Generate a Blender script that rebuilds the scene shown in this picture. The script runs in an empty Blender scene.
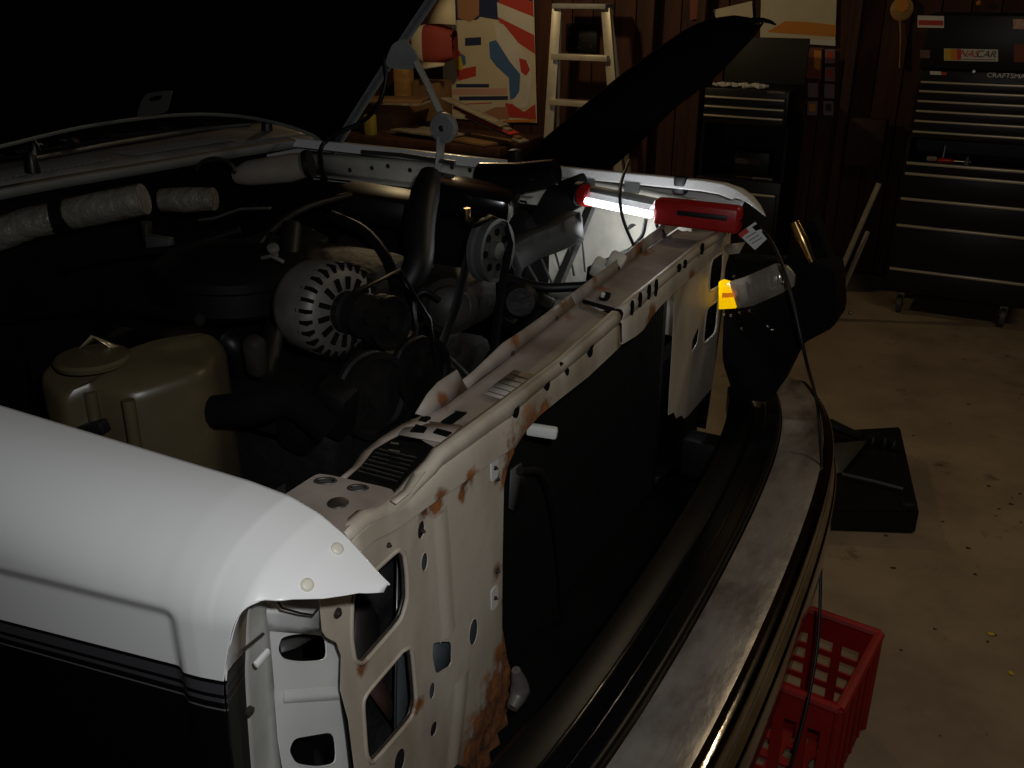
import bpy, bmesh, math, random
from mathutils import Vector, Matrix, Euler
from mathutils.geometry import tessellate_polygon
from mathutils.bvhtree import BVHTree
random.seed(7)
S = bpy.context.scene
COL = S.collection
V = Vector
pi = math.pi

# ------------------------------------------------------------------ camera
F, H = 950.0, 1.65
PIT, YAW = math.radians(23.07), math.radians(28.25)
FW = V((-math.sin(YAW)*math.cos(PIT), math.cos(YAW)*math.cos(PIT), -math.sin(PIT)))
RT = V((math.cos(YAW), math.sin(YAW), 0)); UP = RT.cross(FW)
CAM = V((0, 0, H))
cd = bpy.data.cameras.new('camera'); cd.sensor_width = 36; cd.lens = 36*F/1024; cd.clip_start = .02
co = bpy.data.objects.new('camera', cd); COL.objects.link(co)
M = Matrix((RT, UP, -FW)).transposed().to_4x4(); M.translation = CAM
co.matrix_world = M
S.camera = co

# ------------------------------------------------------------------ world, lights, exposure
w = bpy.data.worlds.new('night'); S.world = w; w.use_nodes = True
w.node_tree.nodes['Background'].inputs[0].default_value = (.30, .24, .18, 1)
w.node_tree.nodes['Background'].inputs[1].default_value = .010
S.view_settings.view_transform = 'Standard'; S.view_settings.look = 'None'
S.view_settings.gamma = 1; S.view_settings.exposure = 0
def light(name, kind, loc, power, col, size=.05, target=None, size_y=None, angle=None):
    l = bpy.data.lights.new(name, kind); l.energy = power; l.color = col
    if kind == 'AREA':
        l.size = size
        if size_y: l.shape = 'RECTANGLE'; l.size_y = size_y
    else: l.shadow_soft_size = size
    if angle: l.spot_size = angle; l.spot_blend = .6
    o = bpy.data.objects.new(name, l); COL.objects.link(o); o.location = loc
    if target is not None:
        o.rotation_euler = (V(target)-V(loc)).to_track_quat('-Z', 'Y').to_euler()
    return o
light('camera_flash', 'SPOT', CAM + UP*.06 + RT*.05, 17.5, (.97, .985, 1), .012, CAM+FW*1.5+UP*.06+RT*.02, angle=math.radians(95))
light('ceiling_shop_light', 'AREA', (.75, 2.9, 2.62), 8, (1, .78, .48), .022, (.55, 2.9, 0), 1.2)
light('bench_lamp', 'POINT', (-2.75, 4.45, 2.1), 20, (1, .74, .40), .05)

# ------------------------------------------------------------------ pixel -> place on a known plane
def ray(x, y): return FW + RT*((x-512)/F) - UP*((y-384)/F)
def pz(x, y, z): d = ray(x, y); return CAM + d*((z-H)/d.z)
def py(x, y, Y): d = ray(x, y); return CAM + d*(Y/d.y)
def px(x, y, X): d = ray(x, y); return CAM + d*(X/d.x)

# ------------------------------------------------------------------ materials
def mat(name, col, rough=.5, metal=0, var=0, scale=8, bump=0, bscale=40, col2=None, emit=None, estr=0, alpha=None, trans=0, coat=0, stretch=None, spec=None):
    m = bpy.data.materials.new(name); m.use_nodes = True
    nt = m.node_tree; b = nt.nodes['Principled BSDF']
    b.inputs['Base Color'].default_value = (*col, 1); b.inputs['Roughness'].default_value = rough
    b.inputs['Metallic'].default_value = metal
    if spec is not None: b.inputs['Specular IOR Level'].default_value = spec
    if coat: b.inputs['Coat Weight'].default_value = coat; b.inputs['Coat Roughness'].default_value = .05
    if trans: b.inputs['Transmission Weight'].default_value = trans
    if emit: b.inputs['Emission Color'].default_value = (*emit, 1); b.inputs['Emission Strength'].default_value = estr
    tc = nt.nodes.new('ShaderNodeTexCoord')
    src = tc.outputs['Object']
    if stretch:
        mp = nt.nodes.new('ShaderNodeMapping'); mp.inputs['Scale'].default_value = stretch
        nt.links.new(src, mp.inputs[0]); src = mp.outputs[0]
    if var or col2:
        n = nt.nodes.new('ShaderNodeTexNoise'); n.inputs['Scale'].default_value = scale; n.inputs['Detail'].default_value = 6; n.inputs['Roughness'].default_value = .65
        nt.links.new(src, n.inputs['Vector'])
        r = nt.nodes.new('ShaderNodeValToRGB')
        c2 = col2 if col2 else tuple(c*(1-var) for c in col)
        r.color_ramp.elements[0].color = (*c2, 1); r.color_ramp.elements[1].color = (*col, 1)
        r.color_ramp.elements[0].position = .35; r.color_ramp.elements[1].position = .62
        nt.links.new(n.outputs[0], r.inputs[0]); nt.links.new(r.outputs[0], b.inputs['Base Color'])
    if bump:
        n2 = nt.nodes.new('ShaderNodeTexNoise'); n2.inputs['Scale'].default_value = bscale; n2.inputs['Detail'].default_value = 4
        nt.links.new(src, n2.inputs['Vector'])
        bp = nt.nodes.new('ShaderNodeBump'); bp.inputs['Strength'].default_value = bump; bp.inputs['Distance'].default_value = .01
        nt.links.new(n2.outputs[0], bp.inputs['Height']); nt.links.new(bp.outputs[0], b.inputs['Normal'])
    return m

def rusty(name, col, dirt, spots, rough=.5, grime=.25):
    """old painted sheet metal: paint, soft grime and rust blooms at given places (pos, radius)"""
    m = mat(name, col, rough, var=.01, scale=5, bump=.12, bscale=26)
    nt = m.node_tree; L = nt.links; b = nt.nodes['Principled BSDF']
    def N(t, **k):
        n = nt.nodes.new(t)
        for a, v in k.items(): setattr(n, a, v)
        return n
    def math_(op, a, c):
        n = N('ShaderNodeMath', operation=op)
        for i, v in enumerate((a, c)):
            if isinstance(v, (int, float)): n.inputs[i].default_value = v
            else: L.new(v, n.inputs[i])
        return n.outputs[0]
    tc = N('ShaderNodeTexCoord'); obj = tc.outputs['Object']
    ns = N('ShaderNodeTexNoise'); ns.inputs['Scale'].default_value = 38; ns.inputs['Detail'].default_value = 8; ns.inputs['Roughness'].default_value = .7
    L.new(obj, ns.inputs[0])
    ng = N('ShaderNodeTexNoise'); ng.inputs['Scale'].default_value = 9; ng.inputs['Detail'].default_value = 7
    mp = N('ShaderNodeMapping'); mp.inputs['Scale'].default_value = (1, 1, .35); L.new(obj, mp.inputs[0]); L.new(mp.outputs[0], ng.inputs[0])
    acc = None
    for (p, r) in spots:
        d = N('ShaderNodeVectorMath', operation='DISTANCE'); L.new(obj, d.inputs[0]); d.inputs[1].default_value = p
        v = math_('SUBTRACT', 1.0, math_('DIVIDE', d.outputs['Value'], r))
        acc = v if acc is None else math_('MAXIMUM', acc, v)
    # threshold with noise
    if acc is None: acc = math_('ADD', 0.0, -1.0)
    acc = math_('MAXIMUM', acc, -.42)
    t = math_('ADD', acc, math_('MULTIPLY', math_('SUBTRACT', ns.outputs[0], .5), 3.0))
    rr = N('ShaderNodeMapRange'); rr.inputs['From Min'].default_value = .0; rr.inputs['From Max'].default_value = .55
    L.new(t, rr.inputs[0])
    g = N('ShaderNodeMapRange'); g.inputs['From Min'].default_value = .42; g.inputs['From Max'].default_value = .72; g.inputs['To Max'].default_value = grime
    L.new(ng.outputs[0], g.inputs[0])
    mg = N('ShaderNodeMixRGB'); mg.inputs[1].default_value = (*col, 1); mg.inputs[2].default_value = (*dirt, 1); L.new(g.outputs[0], mg.inputs[0])
    rc = N('ShaderNodeValToRGB'); rc.color_ramp.elements[0].color = (.05, .018, .008, 1); rc.color_ramp.elements[1].color = (.33, .115, .028, 1)
    rc.color_ramp.elements[0].position = .38; rc.color_ramp.elements[1].position = .62
    L.new(ns.outputs[0], rc.inputs[0])
    mr = N('ShaderNodeMixRGB'); L.new(rr.outputs[0], mr.inputs[0]); L.new(mg.outputs[0], mr.inputs[1]); L.new(rc.outputs[0], mr.inputs[2])
    L.new(mr.outputs[0], b.inputs['Base Color'])
    ro = N('ShaderNodeMapRange'); ro.inputs['To Min'].default_value = rough; ro.inputs['To Max'].default_value = .92; L.new(rr.outputs[0], ro.inputs[0]); L.new(ro.outputs[0], b.inputs['Roughness'])
    return m

def fender_paint(name='two_tone_paint', rough=.22, coat=.5):
    """white over black with pin stripes that follow the body line"""
    m = mat(name, (.80, .80, .79), rough, coat=coat)
    nt = m.node_tree; L = nt.links; b = nt.nodes['Principled BSDF']
    tc = nt.nodes.new('ShaderNodeTexCoord'); sp = nt.nodes.new('ShaderNodeSeparateXYZ'); L.new(tc.outputs['Object'], sp.inputs[0])
    a = nt.nodes.new('ShaderNodeMath'); a.operation = 'MULTIPLY'; L.new(sp.outputs['X'], a.inputs[0]); a.inputs[1].default_value = -.165
    s = nt.nodes.new('ShaderNodeMath'); s.operation = 'ADD'; L.new(sp.outputs['Z'], s.inputs[0]); L.new(a.outputs[0], s.inputs[1])
    # s = z - .165 x ; top of black: 1.079+.1307=1.2097 at x=-.792 ; 1.124+.0848=1.2088
    mr = nt.nodes.new('ShaderNodeMapRange'); mr.inputs['From Min'].default_value = 1.16; mr.inputs['From Max'].default_value = 1.22
    L.new(s.outputs[0], mr.inputs[0])
    r = nt.nodes.new('ShaderNodeValToRGB'); r.color_ramp.interpolation = 'CONSTANT'
    blk = (.004, .004, .0045, 1); gry = (.055, .055, .06, 1); wht = (.80, .80, .79, 1); lg = (.12, .12, .12, 1)
    def pos(h): return (h-1.16)/.06
    els = [(0, blk), (pos(1.1765), lg), (pos(1.1785), blk), (pos(1.1850), gry), (pos(1.1895), blk), (pos(1.1935), gry), (pos(1.2045), blk), (pos(1.2085), wht)]
    e = r.color_ramp.elements
    e[0].position, e[0].color = els[0]; e[1].position, e[1].color = els[-1]
    for p, c in els[1:-1]:
        n = e.new(p); n.color = c
    L.new(mr.outputs[0], r.inputs[0]); L.new(r.outputs[0], b.inputs['Base Color'])
    return m

Mt = dict(
 paint=fender_paint(), paint2=fender_paint('two_tone_satin', .6, 0),
 white=mat('white_paint', (.76, .77, .75), .3, var=.08, scale=6, coat=.3),
 inner=mat('white_inner_metal', (.74, .72, .62), .5, var=.25, scale=7),
 plug=mat('plug_ivory', (.66, .62, .52), .45),
 blackp=mat('black_plastic', (.0045, .0045, .005), .42, var=.3, scale=20),
 blackg=mat('black_gloss', (.005, .005, .006), .16, coat=.3),
 blackm=mat('black_matte', (.005, .005, .005), .9, var=.4, scale=12, spec=.1),
 padblk=mat('satin_black_filler', (.004, .004, .0045), .34, spec=.25),
 rubber=mat('rubber', (.005, .005, .005), .5, var=.3, scale=30),
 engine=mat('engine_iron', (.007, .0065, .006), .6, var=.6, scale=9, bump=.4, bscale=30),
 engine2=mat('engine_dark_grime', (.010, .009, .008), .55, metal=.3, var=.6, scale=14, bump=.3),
 alu=mat('cast_aluminium', (.20, .185, .165), .5, metal=.35, var=.35, scale=16),
 aludk=mat('dirty_aluminium', (.055, .05, .045), .55, metal=.4, var=.5, scale=12),
 steel=mat('bare_steel', (.32, .32, .31), .35, metal=.9, var=.3, scale=20),
 foil=mat('foil_wrap', (.34, .31, .25), .36, metal=.45, var=.35, scale=12, bump=.7, bscale=55),
 tank=mat('aged_reservoir_plastic', (.10, .077, .040), .35, var=.35, scale=5),
 grey=mat('grey_plastic', (.07, .073, .07), .5, var=.3, scale=9),
 greyp=mat('grey_painted_steel', (.30, .31, .30), .5, var=.2, scale=14),
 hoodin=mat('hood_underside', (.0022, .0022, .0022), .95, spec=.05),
 cowl=mat('cowl_paint', (.21, .21, .20), .5, var=.3, scale=10),
 glass=mat('dark_glass', (.004, .004, .004), .06),
 chrome=mat('worn_chrome', (.62, .59, .54), .11, metal=1, col2=(.30, .27, .24), scale=5.5, bump=.05, bscale=14),
 chromed=mat('dull_bumper_shelf', (.52, .48, .44), .33, metal=.6, col2=(.15, .12, .095), scale=6, bump=.10, bscale=40, stretch=(1.6, .7, 1)),  # stretched two-tone noise paints streak reflections into the shelf colour
 red=mat('red_plastic', (.42, .012, .012), .38, var=.15, scale=6),
 redc=mat('crate_red_plastic', (.36, .008, .008), .5, var=.25, scale=9),
 clear=mat('clear_cover', (.75, .76, .78), .12, trans=.6),
 tube=mat('lit_tube', (1, 1, 1), .5, emit=(.93, .96, 1), estr=4),
 amber=mat('amber_lens', (.95, .55, .0), .18, emit=(1, .58, .0), estr=.7),  # emission stands in for flash light thrown back by the lens
 amber2=mat('amber_band', (.75, .24, .01), .3, emit=(1, .25, .01), estr=.3),  # weaker share of the same added glow
 lens=mat('headlight_lens', (.26, .23, .19), .2, var=.2, scale=10, coat=.6),
 reflector=mat('headlight_reflector', (.5, .5, .48), .15, metal=1),
 brass=mat('brass_tube', (.55, .36, .14), .25, metal=1),
 wood=mat('wall_wood', (.070, .020, .007), .75, col2=(.026, .007, .003), scale=4, stretch=(6, 6, .5), bump=.25, bscale=18),
 wood2=mat('stud_wood', (.07, .026, .012), .75, col2=(.03, .010, .005), scale=4, stretch=(6, 6, .6), bump=.25, bscale=20),
 pine=mat('pale_pine', (.45, .27, .10), .65, col2=(.32, .17, .06), scale=5, stretch=(1, 6, 6)),
 floor=mat('concrete_floor', (.30, .235, .165), .8, col2=(.20, .155, .105), scale=2.6, bump=.12, bscale=70),
 stain=mat('oil_stain', (.045, .035, .025), .6, var=.3),
 chest=mat('tool_chest_black', (.005, .005, .006), .42, var=.2, scale=4),
 chestg=mat('chest_lid_grey', (.020, .020, .016), .6, var=.2, scale=4),
 handle=mat('aluminium_trim', (.62, .57, .45), .38, metal=.55),
 paper=mat('cream_paper', (.66, .60, .44), .8, var=.12, scale=5),
 paperw=mat('white_paper', (.70, .68, .62), .8, var=.12, scale=6),
 news=mat('newsprint', (.36, .31, .24), .85, var=.5, scale=18),
 card=mat('cardboard', (.26, .145, .06), .85, var=.35, scale=7),
 navy=mat('print_navy', (.02, .035, .10), .7),
 blue=mat('print_blue', (.06, .15, .34), .7),
 pred=mat('print_red', (.50, .05, .035), .7),
 skin=mat('print_tan', (.40, .20, .11), .7),
 orange=mat('print_orange', (.62, .24, .03), .7),
 dred=mat('print_dark_red', (.20, .05, .03), .7),
 mauve=mat('print_mauve', (.22, .15, .17), .7),
 yellow=mat('leaf_yellow', (.62, .42, .02), .6),
 ladder=mat('ladder_aluminium', (.62, .58, .47), .4, metal=.35, var=.2, scale=10),
 lighttrim=mat('pale_trim', (.30, .26, .21), .6, var=.25, scale=9),
 wtag=mat('tag_white', (.62, .62, .58), .7),
 bolt=mat('bolt_dark', (.10, .09, .08), .45, metal=.7, var=.4, scale=60),
 flesh=mat('grey_hole_backing', (.085, .10, .11), .5, var=.3, scale=20),
 tyre=mat('tyre', (.012, .012, .012), .85),
)

# ------------------------------------------------------------------ mesh helpers
def box(bm, c, s, rot=None, bev=0, seg=2):
    R = Euler(rot).to_matrix().to_4x4() if rot is not None and not isinstance(rot, Matrix) else (rot.to_4x4() if rot is not None else Matrix.Identity(4))
    m = Matrix.Translation(V(c)) @ R @ Matrix.Diagonal((*s, 1))
    r = bmesh.ops.create_cube(bm, size=1, matrix=m)
    if bev:
        es = list({e for v in r['verts'] for e in v.link_edges})
        bmesh.ops.bevel(bm, geom=es, offset=bev, segments=seg, affect='EDGES', profile=.5)
def frame(d):
    d = d.normalized(); a = V((0, 0, 1)) if abs(d.z) < .9 else V((1, 0, 0))
    u = d.cross(a).normalized(); return u, d.cross(u).normalized()
def interp_list(l, f):
    k = min(int(f*(len(l)-1)), len(l)-2); t = f*(len(l)-1)-k; return l[k]*(1-t)+l[k+1]*t
def tube(bm, pts, r, n=10, cap=True, flat=1.0, closed=False):
    pts = [V(p) for p in pts]; N = len(pts); rs = r if isinstance(r, (list, tuple)) else [r]*N
    if len(rs) != N: rs = [interp_list(rs, i/(N-1)) for i in range(N)]
    rings = []; u = None
    for i, p in enumerate(pts):
        a = pts[i-1] if i else (pts[-1] if closed else pts[0]); b = pts[i+1] if i < N-1 else (pts[0] if closed else pts[-1])
        d = (b-a).normalized()
        if u is None: u, v = frame(d)
        else: u = (u - d*u.dot(d)).normalized(); v = d.cross(u)
        rings.append([bm.verts.new(p + (u*math.cos(t*2*pi/n) + v*flat*math.sin(t*2*pi/n))*rs[i]) for t in range(n)])
    for i in range(N-1 if not closed else N):
        A, B = rings[i], rings[(i+1) % N]
        for t in range(n): bm.faces.new((A[t], A[(t+1) % n], B[(t+1) % n], B[t]))
    if cap and not closed: bm.faces.new(rings[0][::-1]); bm.faces.new(rings[-1])
def cyl(bm, a, b, r, n=20, r2=None): tube(bm, [a, b], [r, r if r2 is None else r2], n)
def lathe(bm, o, axis, prof, n=32):
    """prof: list of (along axis, radius)"""
    o = V(o); ax = V(axis).normalized(); u, v = frame(ax); rings = []
    for (h, r) in prof:
        rings.append([bm.verts.new(o + ax*h + (u*math.cos(t*2*pi/n)+v*math.sin(t*2*pi/n))*max(r, 1e-4)) for t in range(n)])
    for A, B in zip(rings, rings[1:]):
        for t in range(n): bm.faces.new((A[t], A[(t+1) % n], B[(t+1) % n], B[t]))
    bm.faces.new(rings[0][::-1]); bm.faces.new(rings[-1])
def spline(pts, n=8):
    pts = [V(p) for p in pts]; P = [pts[0]*2-pts[1]] + pts + [pts[-1]*2-pts[-2]]; out = []
    for i in range(1, len(P)-2):
        a, b, c, d = P[i-1:i+3]
        for k in range(n):
            t = k/n
            out.append(.5*((2*b)+(c-a)*t+(2*a-5*b+4*c-d)*t*t+(3*b-a-3*c+d)*t**3))
    return out + [pts[-1]]
def grid(bm, rows):
    """rows of equal-length point lists -> quads"""
    vs = [[bm.verts.new(p) for p in r] for r in rows]
    for A, B in zip(vs, vs[1:]):
        for i in range(len(A)-1): bm.faces.new((A[i], A[i+1], B[i+1], B[i]))
    return vs
def panel(bm, loops, th, normal):
    """flat plate from an outer loop and hole loops of 3D points, thickness th along -normal"""
    nrm = V(normal).normalized(); loops = [[V(p) for p in l] for l in loops]
    flat = [p for l in loops for p in l]
    tris = tessellate_polygon(loops)
    f = [bm.verts.new(p) for p in flat]; b = [bm.verts.new(p - nrm*th) for p in flat]
    for t in tris:
        A, B, C_ = (flat[i] for i in t)
        o = t if (B-A).cross(C_-A).dot(nrm) > 0 else t[::-1]
        try:
            bm.faces.new([f[i] for i in o]); bm.faces.new([b[i] for i in o[::-1]])
        except ValueError: pass
    k = 0
    for l in loops:
        n = len(l)
        for i in range(n):
            j = (i+1) % n
            try: bm.faces.new((f[k+i], f[k+j], b[k+j], b[k+i]))
            except ValueError: pass
        k += n
def rounded(loop, r=.3, n=3):
    """round the corners of a loop of points (fraction r of the shorter side)"""
    out = []; N = len(loop)
    for i in range(N):
        p0, p, p1 = V(loop[i-1]), V(loop[i]), V(loop[(i+1) % N])
        a = p + (p0-p)*r; b = p + (p1-p)*r
        for k in range(n+1):
            t = k/n; out.append(a*(1-t)**2 + p*2*t*(1-t) + b*t*t)
    return out
def ell(c, ru, rv, u, v, n=14, tilt=0):
    u, v = V(u), V(v); c = V(c)
    uu = u*math.cos(tilt)+v*math.sin(tilt); vv = v*math.cos(tilt)-u*math.sin(tilt)
    return [c + uu*ru*math.cos(2*pi*i/n) + vv*rv*math.sin(2*pi*i/n) for i in range(n)]
def text_bm(bm, s, size, M4, depth=.0006):
    cu = bpy.data.curves.new('t', 'FONT'); cu.body = s; cu.size = size; cu.extrude = depth; cu.align_x = 'CENTER'; cu.align_y = 'CENTER'
    o = bpy.data.objects.new('t', cu); COL.objects.link(o)
    dg = bpy.context.evaluated_depsgraph_get(); me = bpy.data.meshes.new_from_object(o.evaluated_get(dg))
    me.transform(M4); bm.from_mesh(me)
    bpy.data.objects.remove(o); bpy.data.curves.remove(cu); bpy.data.meshes.remove(me)

def mesh_of(bm, m, smooth=35, fix=True):
    if fix: bmesh.ops.recalc_face_normals(bm, faces=bm.faces)
    me = bpy.data.meshes.new('mesh'); bm.to_mesh(me); bm.free()
    me.materials.append(Mt[m] if isinstance(m, str) else m)
    if smooth:
        me.polygons.foreach_set('use_smooth', [True]*len(me.polygons)); me.set_sharp_from_angle(angle=math.radians(smooth))
    return me
def link(name, me, parent=None, label=None):
    o = bpy.data.objects.new(name, me); me.name = name; COL.objects.link(o)
    if parent:
        o.parent = parent; o.matrix_parent_inverse = WM[parent.name].inverted() if parent.name in WM else Matrix.Identity(4)
    if label: o['label'] = label
    return o
WM = {}
def obj(name, bm, m, parent=None, label=None, smooth=35, fix=True):
    return link(name, mesh_of(bm, m, smooth, fix), parent, label)
def thing(name, label, cat, loc=(0, 0, 0), group=None):
    o = bpy.data.objects.new(name, None); COL.objects.link(o); o.location = loc; o.empty_display_size = .05
    o['label'] = label; o['category'] = cat; o['kind'] = 'thing'
    if group: o['group'] = group
    WM[o.name] = Matrix.Translation(V(loc))
    return o
def tag(o, label, cat, group=None):
    o['label'] = label; o['category'] = cat; o['kind'] = 'thing'
    if group: o['group'] = group
    return o
def B(): return bmesh.new()
def bx(name, c, s, m, parent=None, rot=None, bev=0, label=None):
    bm = B(); box(bm, c, s, rot, bev); return obj(name, bm, m, parent, label)
def tb(name, pts, r, m, parent=None, n=10, sp=0, label=None, flat=1.0):
    bm = B(); tube(bm, spline(pts, sp) if sp else pts, r, n, flat=flat); return obj(name, bm, m, parent, label, smooth=50)
def solid(o, t, off=-1):
    md = o.modifiers.new('s', 'SOLIDIFY'); md.thickness = t; md.offset = off; return o

# ================================================================== SETTING
nt = Mt['floor'].node_tree; b_ = nt.nodes['Principled BSDF']; src = b_.inputs['Base Color'].links[0].from_socket
tc_ = nt.nodes.new('ShaderNodeTexCoord'); n_ = nt.nodes.new('ShaderNodeTexNoise'); n_.inputs['Scale'].default_value = 4.5; n_.inputs['Detail'].default_value = 9; n_.inputs['Roughness'].default_value = .72
nt.links.new(tc_.outputs['Object'], n_.inputs[0]); r_ = nt.nodes.new('ShaderNodeValToRGB'); r_.color_ramp.elements[0].position = .60; r_.color_ramp.elements[1].position = .70
nt.links.new(n_.outputs[0], r_.inputs[0]); mx_ = nt.nodes.new('ShaderNodeMixRGB'); mx_.inputs[2].default_value = (.07, .052, .035, 1)
nt.links.new(r_.outputs[0], mx_.inputs[0]); nt.links.new(src, mx_.inputs[1]); nt.links.new(mx_.outputs[0], b_.inputs['Base Color'])
WY = 5.9
def structure(o): o['kind'] = 'structure'; return o
structure(bx('floor', (-1, 2.4, -.06), (13, 8.4, .12), 'floor'))
structure(bx('ceiling', (-1, 2.4, 2.72), (13, 8.4, .08), 'wood2'))
wall = structure(bx('wall_back', (-1.5, WY+.09, 1.3), (12, .12, 2.6), 'blackm'))
pw = .145
me_pl = None
for i in range(62):
    x = -7.3 + i*pw
    if me_pl is None:
        bm = B(); box(bm, (0, 0, 0), (pw-.006, .03, 2.56), None, .003, 1); me_pl = mesh_of(bm, 'wood')
    o = link('plank', me_pl, wall); o.location = (x, WY+.012+random.uniform(-.004, .004), 1.3)
    o.matrix_parent_inverse = Matrix.Identity(4)
for i, x in enumerate((-4.3, -2.18, -1.86, -.98)):
    bm = B(); box(bm, (0, 0, 0), (.055, .08, 2.56), None, .004, 1)
    o = obj('stud', bm, 'wood2', wall); o.location = (x, WY-.045, 1.3); o.matrix_parent_inverse = Matrix.Identity(4)

# ================================================================== TRUCK
T = thing('pickup_truck', 'white over black pickup truck with raised hood and its grille stripped off', 'truck', (-1.0, 1.29, 0))
CY = 1.29
# ---- fenders
ZI = [(-2.2, 1.262), (-1.4, 1.254), (-.887, 1.247), (-.67, 1.247), (-.548, 1.247), (-.504, 1.244), (-.472, 1.235), (-.447, 1.221), (-.428, 1.206), (-.414, 1.194), (-.404, 1.187)]
def interp(tab, x):
    if x <= tab[0][0]: return tab[0][1]
    for (a, b), (c, d) in zip(tab, tab[1:]):
        if x <= c: return b+(d-b)*(x-a)/max(1e-9, c-a)
    return tab[-1][1]
YO = [(-2.2, .425), (-.52, .428), (-.468, .432), (-.45, .445), (-.43, .470), (-.414, .500), (-.404, .526)]
HHT = [(-2.2, .085), (-.62, .085), (-.56, .080), (-.50, .066), (-.46, .044), (-.43, .024), (-.414, .014), (-.404, .010)]
def ysurf(x, z):
    zi, yo, hh = interp(ZI, x), interp(YO, x), interp(HHT, x); w = .536-yo
    if z >= zi: return .536
    if z >= zi-hh: return .536 - w*max(0, 1-(1-(zi-z)/hh)**2)**.45
    return yo
def onside3(x, y):
    prev = None
    for k in range(1600):
        Y = .40+k*.0001; p = py(x, y, Y); d_ = Y-ysurf(p.x, p.z)
        if d_ >= 0: return p
    return p
def onside(x, y): p = onside3(x, y); return (p.x, p.z)
ZB = sorted([(-2.2, .62), (-.514, .62), (-.510, .75)] + [onside(x, y) for x, y in ((222, 690), (226, 660), (230, 637), (235, 621), (242, 610), (252, 603), (265, 600), (290, 599.5), (320, 598.5), (345, 595.5), (362, 592), (375, 588.5), (382, 586))])
CR = [(-2.2, 1.03), (-.77, 1.146), (-.664, 1.161), (-.57, 1.174), (-.5, 1.182)]
def sm(a, b, x):
    t = max(0, min(1, (x-a)/(b-a))); return t*t*(3-2*t)
def fender_mesh(far):
    bm = B(); rows = []
    xs = [-2.2+.1*i for i in range(13)] + [-.9+.006*i for i in range(62)] + [-.527+.0025*i for i in range(52)]
    xs = [x for x in xs if x < -.4045] + [-.404]
    NV = 84
    for x in xs:
        zi, zb, yo = interp(ZI, x), min(interp(ZB, x), interp(ZI, x)-.004), interp(YO, x)
        w = .536-yo; hh = interp(HHT, x)
        fl = max(.0, min(.02, (zi-zb)*.5)); prof = [V((x, .536+.6*fl, zi-fl)), V((x, .536+.1*fl, zi-.2*fl))]
        # crown: superellipse quarter then straight side
        for k in range(31):
            a = k/30*pi/2
            prof.append(V((x, .536 - w*math.sin(a)**.9 if a > 0 else .536, zi - hh*(1-math.cos(a)**1.0))))
        z0 = zi-hh
        for k in range(1, 41):
            f = (k/40)**1.5; z = z0 + (.62-z0)*f
            prof.append(V((x, yo + .02*((z0-z)/.5)**2, z)))
        # clip at zb (resample by arclength)
        pts = [prof[0]]
        for p, q in zip(prof, prof[1:]):
            if q.z < zb and p.z >= zb and q.y <= .5361 and len(pts) > 2:
                t = (p.z-zb)/max(1e-6, p.z-q.z); pts.append(p.lerp(q, t)); break
            pts.append(q)
        L = [0]
        for p, q in zip(pts, pts[1:]): L.append(L[-1]+(q-p).length)
        out = []
        for k in range(NV+1):
            Lc = min(L[-1], .24); s = Lc*k/70 if k <= 70 else Lc+(L[-1]-Lc)*(k-70)/14
            j = 0
            while j < len(L)-2 and L[j+1] < s: j += 1
            p = pts[j].lerp(pts[j+1], (s-L[j])/max(1e-9, L[j+1]-L[j]))
            # pressed side panel below the feature line
            ins = sm(interp(CR, x)+.006, interp(CR, x)-.010, p.z) * sm(-.538, -.554, x)
            p = p + V((0, .0065*ins, 0))
            out.append(p)
        if far: out = [V((q.x-.07, 2*CY-.02-q.y, q.z)) for q in out]
        rows.append(out)
    grid(bm, rows)
    bmesh.ops.remove_doubles(bm, verts=bm.verts, dist=2e-5)
    return bm
bmf = fender_mesh(False); bmesh.ops.recalc_face_normals(bmf, faces=bmf.faces)
bvh_f = BVHTree.FromBMesh(bmf)
fn = solid(obj('fender', bmf, 'paint', T, 'near white front fender with black lower half and pin stripes', smooth=60), .0015)
ff = solid(obj('fender', fender_mesh(True), 'paint', T, 'far white front fender', smooth=60), .0015)
def on(bvh, x, y):
    h = bvh.ray_cast(CAM, ray(x, y).normalized()); return (h[0], h[1]) if h[0] is not None else (None, None)
for (x, y) in ((337, 549), (307, 585)):
    p, n = on(bvh_f, x, y)
    if p is None: continue
    if n.dot(CAM-p) < 0: n = -n
    bm = B(); lathe(bm, p-n*.003, n, [(0, .0054), (.0045, .0054), (.0056, .0044), (.006, .003)], 24); obj('plug', bm, 'plug', fn)
# headlight opening return flange (ruled from the fender edge inwards)
edge = [tuple(onside3(x, y)) for x, y in ((258, 601.5), (246, 607), (237, 617), (229, 643), (224, 675))] + [(-.508, .4295, .95), (-.512, .431, .75)]
inn = [px(268, 601, -.50), px(266, 612, -.508), px(268, 628, -.515), px(272, 668, -.525), px(276, 712, -.53), px(282, 790, -.53), px(290, 880, -.53)]
bm = B(); rows = []
for a, b in zip(spline(edge, 4), spline(inn, 4)):
    a = V(a)+V((0, .0012, 0)); rows.append([a, a.lerp(b, .12)+V((-.006, 0, 0)), a.lerp(b, .50)+V((-.009, 0, 0)), a.lerp(b, .6)+V((-.009, 0, 0)), a.lerp(b, .9)+V((-.004, 0, 0)), b])
bm2 = B(); grid(bm2, [r[:3] for r in rows]); solid(obj('opening_edge', bm2, 'paint2', fn, smooth=60), .001)
grid(bm, [r[2:] for r in rows])
spots_fl = [(tuple(px(252, 622, -.5)), .016), (tuple(px(250, 650, -.5)), .008)]
solid(obj('return_flange', bm, rusty('flange_dirty', (.66, .66, .62), (.10, .10, .09), [], .5, .75), fn, 'dirty scuffed inner flange'), .001)
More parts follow.
